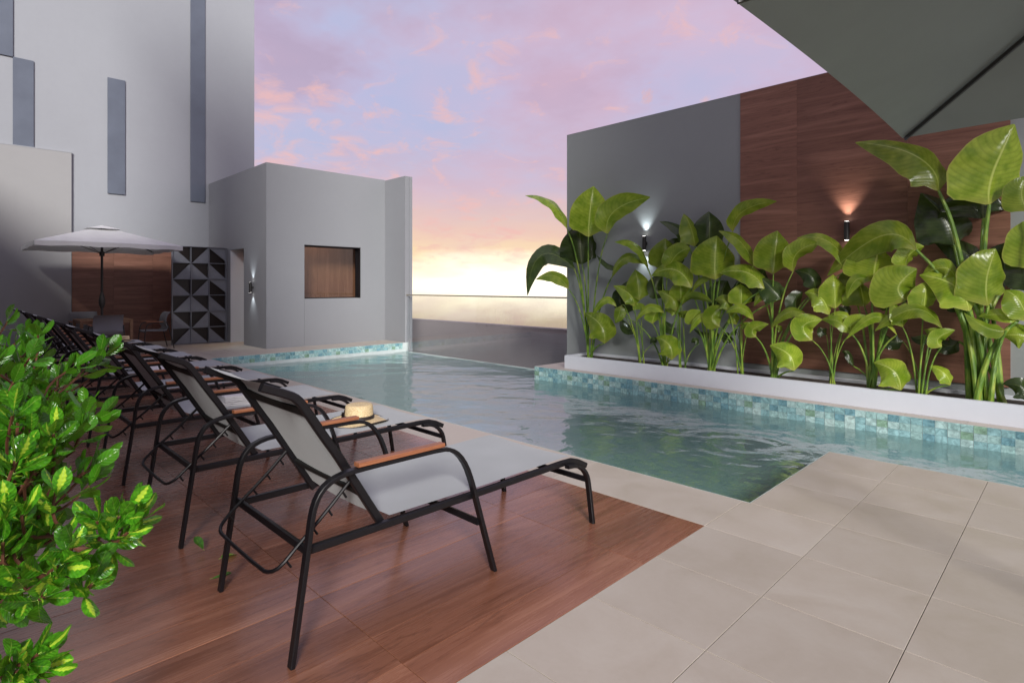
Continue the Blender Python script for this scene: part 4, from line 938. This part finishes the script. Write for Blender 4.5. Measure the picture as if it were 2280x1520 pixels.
# ------------------------------------------------------------------ variegated shrub close to the camera
def bl_mesh(seed, wr):
    rr = random.Random(seed); mb = MB(); mb.uv = []; nl, nw = 8, 3; bend = rr.uniform(-0.15,0.30); tw = rr.uniform(-0.3,0.3); fd = rr.uniform(0.10,0.38)
    for i in range(nl+1):
        t = i/nl; prof = (math.sin(math.pi*t**1.45))**0.52 if 0 < i < nl else 0.05
        for j in range(-nw, nw+1):
            u = j/nw; w_ = wr*prof; x = u*w_; y = 0.12+t*0.88; z = abs(u)*w_*fd - bend*t*t + tw*x*t + 0.012*math.sin(t*9+u*2+seed)
            mb.v.append((x, y, z)); mb.uv.append((u, t))
    k = 2*nw+1
    for i in range(nl):
        for j in range(k-1): a = i*k+j; mb.f.append((a, a+1, a+k+1, a+k))
    # short petiole
    b = len(mb.v)
    for (x, z) in ((0.012,0),(0,0.012),(-0.012,0),(0,-0.012)): mb.v.append((x, 0, z)); mb.uv.append((0.0, 0.0))
    for (x, z) in ((0.010,0),(0,0.010),(-0.010,0),(0,-0.010)): mb.v.append((x, 0.14, z)); mb.uv.append((0.0, 0.0))
    for q in range(4): a = b+q; c_ = b+(q+1) % 4; mb.f.append((a, c_, c_+4, a+4))
    return mb
variants = [bl_mesh(s, wv) for s, wv in ((1,0.22),(2,0.27),(3,0.20),(4,0.25),(5,0.18))]
vmesh = []
for v_ in variants:
    o = v_.build('leaf', M['bush_leaf'], smooth=True); vmesh.append(o.data); bpy.data.objects.remove(o)
def pos(px, py, d): return CV+(FW+RT*((px-1140)/1274)+Vector((0,0,1))*((637.5-py)/1274))*d
br = random.Random(21)
sprigs = []
def addspr(px, py, d, n=7, up=None, sz=0.060): sprigs.append((pos(px, py, d), n, up, sz))
# masses: (cx, cy, rx, ry, depth near, depth far, count)
for cx_, cy_, rx, ry, d0, d1, ct in ((15,815,85,65,1.5,2.3,34),(90,890,105,60,1.35,1.9,28),(45,960,105,80,1.15,1.6,32),(40,1080,90,80,1.05,1.5,24),(25,1180,85,85,1.0,1.35,18),(25,1260,110,110,0.98,1.25,22),(-60,1000,90,300,1.1,1.8,24)):
    for _ in range(ct):
        a = br.uniform(0, 2*math.pi); q = math.sqrt(br.random()); addspr(cx_+rx*q*math.cos(a), cy_+ry*q*math.sin(a), br.uniform(d0, d1), br.choice((6,7,8,9)))
for px, py, d in ((85,745,1.75),(18,715,2.1),(62,735,2.0),(222,795,1.7),(195,815,1.65),(160,820,1.6),(240,785,1.75),(190,905,1.4),(212,935,1.35),(180,960,1.3),(215,1025,1.3),(190,1050,1.25),(200,1080,1.25),
                  (290,1135,1.15),(265,1150,1.1),(312,1155,1.15),(285,1185,1.1),(245,1185,1.1),(215,1160,1.1),(230,1245,1.1),(185,1270,1.05),(205,1300,1.05),(160,1215,1.0),(130,1260,1.0),(100,1330,1.0),
                  (85,1455,1.0),(60,1480,0.98),(100,1490,1.0),(30,1510,0.98),(0,1480,0.98)):
    addspr(px, py, d, 7)
hubw = Vector((-1.35, -4.75, 0.62))
leaves = []
sh = thing('variegated_shrub', 'bright green shrub with yellow blotched leaves crowding the left edge', 'shrub', (-1.35,-4.75,0.0))
tg = MB(); PO = Vector((-1.35,-4.75,0)); nodes = []
cents = [pos(-40,900,1.7), pos(-60,1050,1.4), pos(-30,800,2.0), pos(60,860,1.7), pos(90,900,1.5), pos(20,1000,1.4), pos(30,1120,1.2), pos(110,1290,1.05), pos(150,1190,1.12), pos(-20,1250,1.15), pos(120,1010,1.35), pos(-10,1470,1.02), pos(235,1180,1.13)]
par = {0:None,1:None,2:0,3:0,4:3,5:1,6:5,7:6,8:6,9:None,10:5,11:None,12:8}
for i, c_ in enumerate(cents):
    p0 = hubw if par[i] is None else cents[par[i]]
    path = smoothpath([p0, (p0+c_)*0.5+Vector((br.uniform(-.03,.03), br.uniform(-.03,.03), -0.03)), c_], 2); r0 = 0.011 if par[i] is None else 0.007
    tg.tube([tuple(q-PO) for q in path], r0, 7, radii=[1-0.45*k/(len(path)-1) for k in range(len(path))])
    for k in (0.45, 0.75, 1.0): nodes.append(path[int(k*(len(path)-1))])
for (p, n, up, sz) in sprigs:
    nd = min(nodes, key=lambda q: (q-p).length)
    dl = (p-nd).normalized()
    ax = (dl*0.6+(p-hubw).normalized()*0.3+Vector((br.uniform(-.5,.5), br.uniform(-.5,.5), br.uniform(0.0,0.8)))).normalized()
    back = p-ax*min(0.12, (p-nd).length*0.5)
    path = smoothpath([nd, back, p], 1); tg.tube([tuple(q-PO) for q in path], 0.0030, 5)
    a0 = br.uniform(0, 6.28); o1 = ax.orthogonal().normalized(); o2 = ax.cross(o1)
    for k in range(n):
        an = a0+k*2.4; el = 0.25+0.9*(k/n); rad_ = o1*math.cos(an)+o2*math.sin(an)
        D = (ax*math.cos(el*1.15)*1.0+rad_*math.sin(el*1.15)).normalized()
        Y_ = D; Xx = ax.cross(D)
        if Xx.length < 1e-3: Xx = o1
        Xx.normalize(); Zz = Xx.cross(Y_)
        ln = sz*br.uniform(0.75,1.2); org = p-ax*0.05*(k/n)
        Mx = Matrix(((Xx.x*ln, Y_.x*ln, Zz.x*ln, org.x+1.35),(Xx.y*ln, Y_.y*ln, Zz.y*ln, org.y+4.75),(Xx.z*ln, Y_.z*ln, Zz.z*ln, org.z),(0,0,0,1)))
        leaves.append((Mx, br.randrange(len(vmesh)), org+D*ln*0.5))
def vis(c):
    d = c-CV; z = d.dot(FW); x = 1140+1274*d.dot(RT)/z; y = 637.5-1274*d.z/z
    return (z, x > -20 and y < 1560)
order = sorted(range(len(leaves)), key=lambda i: (0 if vis(leaves[i][2])[1] else 1, vis(leaves[i][2])[0]))
for i in order[:300]:
    Mx, k, c_ = leaves[i]; o = bpy.data.objects.new('leaf', vmesh[k]); col.objects.link(o); o.parent = sh; o.matrix_local = Mx
V = []; F_ = []; UVs = []; off = 0
vcache = [(np.array(v_.v), v_.f, v_.uv) for v_ in variants]
for i in order[300:]:
    Mx, k, c_ = leaves[i]; A_ = np.array(Mx); vv_, ff, uu = vcache[k]
    q = vv_@A_[:3,:3].T+A_[:3,3]; V.append(q); F_ += [tuple(off+z for z in f) for f in ff]; UVs += uu; off += len(vv_)
rest_ = MB(); rest_.v = [tuple(x) for x in np.concatenate(V)]; rest_.f = F_; rest_.uv = UVs
rest_.build('leaf', M['bush_leaf'], sh, smooth=True, kind='stuff')
tg.build('twig', M['twig'], sh, smooth='auto')
MB().tube([(0,0,0.45),(0.02,0.0,0.55),(0,0,0.66)], 0.035, 10).tube([(0,0,0.5),(0.15,0.1,0.62),(0.3,0.2,0.72)], 0.014, 8).build('trunk', M['bark'], sh, smooth='auto')
pt = thing('plant_pot', 'dark square pot holding the variegated shrub', 'plant pot', (-1.35,-4.75,0))
MB().box(-0.30,0.30,-0.30,-0.26,0,0.52).box(-0.30,0.30,0.26,0.30,0,0.52).box(-0.30,-0.26,-0.26,0.26,0,0.52).box(0.26,0.30,-0.26,0.26,0,0.52).build('pot_wall', M['dark_metal'], pt)
MB().box(-0.26,0.26,-0.26,0.26,0.0,0.46).build('soil', M['soil'], pt)
# fallen leaves on the deck
for i, (px, py, rz, rx) in enumerate(((455,1225,1.9,0.5),(487,1244,0.3,0.1),(467,1288,-0.6,0.15))):
    d = FW+RT*((px-1140)/1274)+Vector((0,0,1))*((637.5-py)/1274); q = CV+d*((0.014-CV.z)/d.z)
    o = bpy.data.objects.new('fallen_leaf', vmesh[i]); col.objects.link(o); o.location = q; o.scale = (0.11,)*3; o.rotation_euler = (rx, 0.1, rz)
    tag(o, ('yellow green leaf curled up on the deck, farthest from the camera of the three', 'yellow blotched leaf lying flat on the deck beside the rear leg of the lounger', 'small dull leaf on the deck, nearest the camera of the three')[i], 'leaf', 'fallen leaves on the deck')
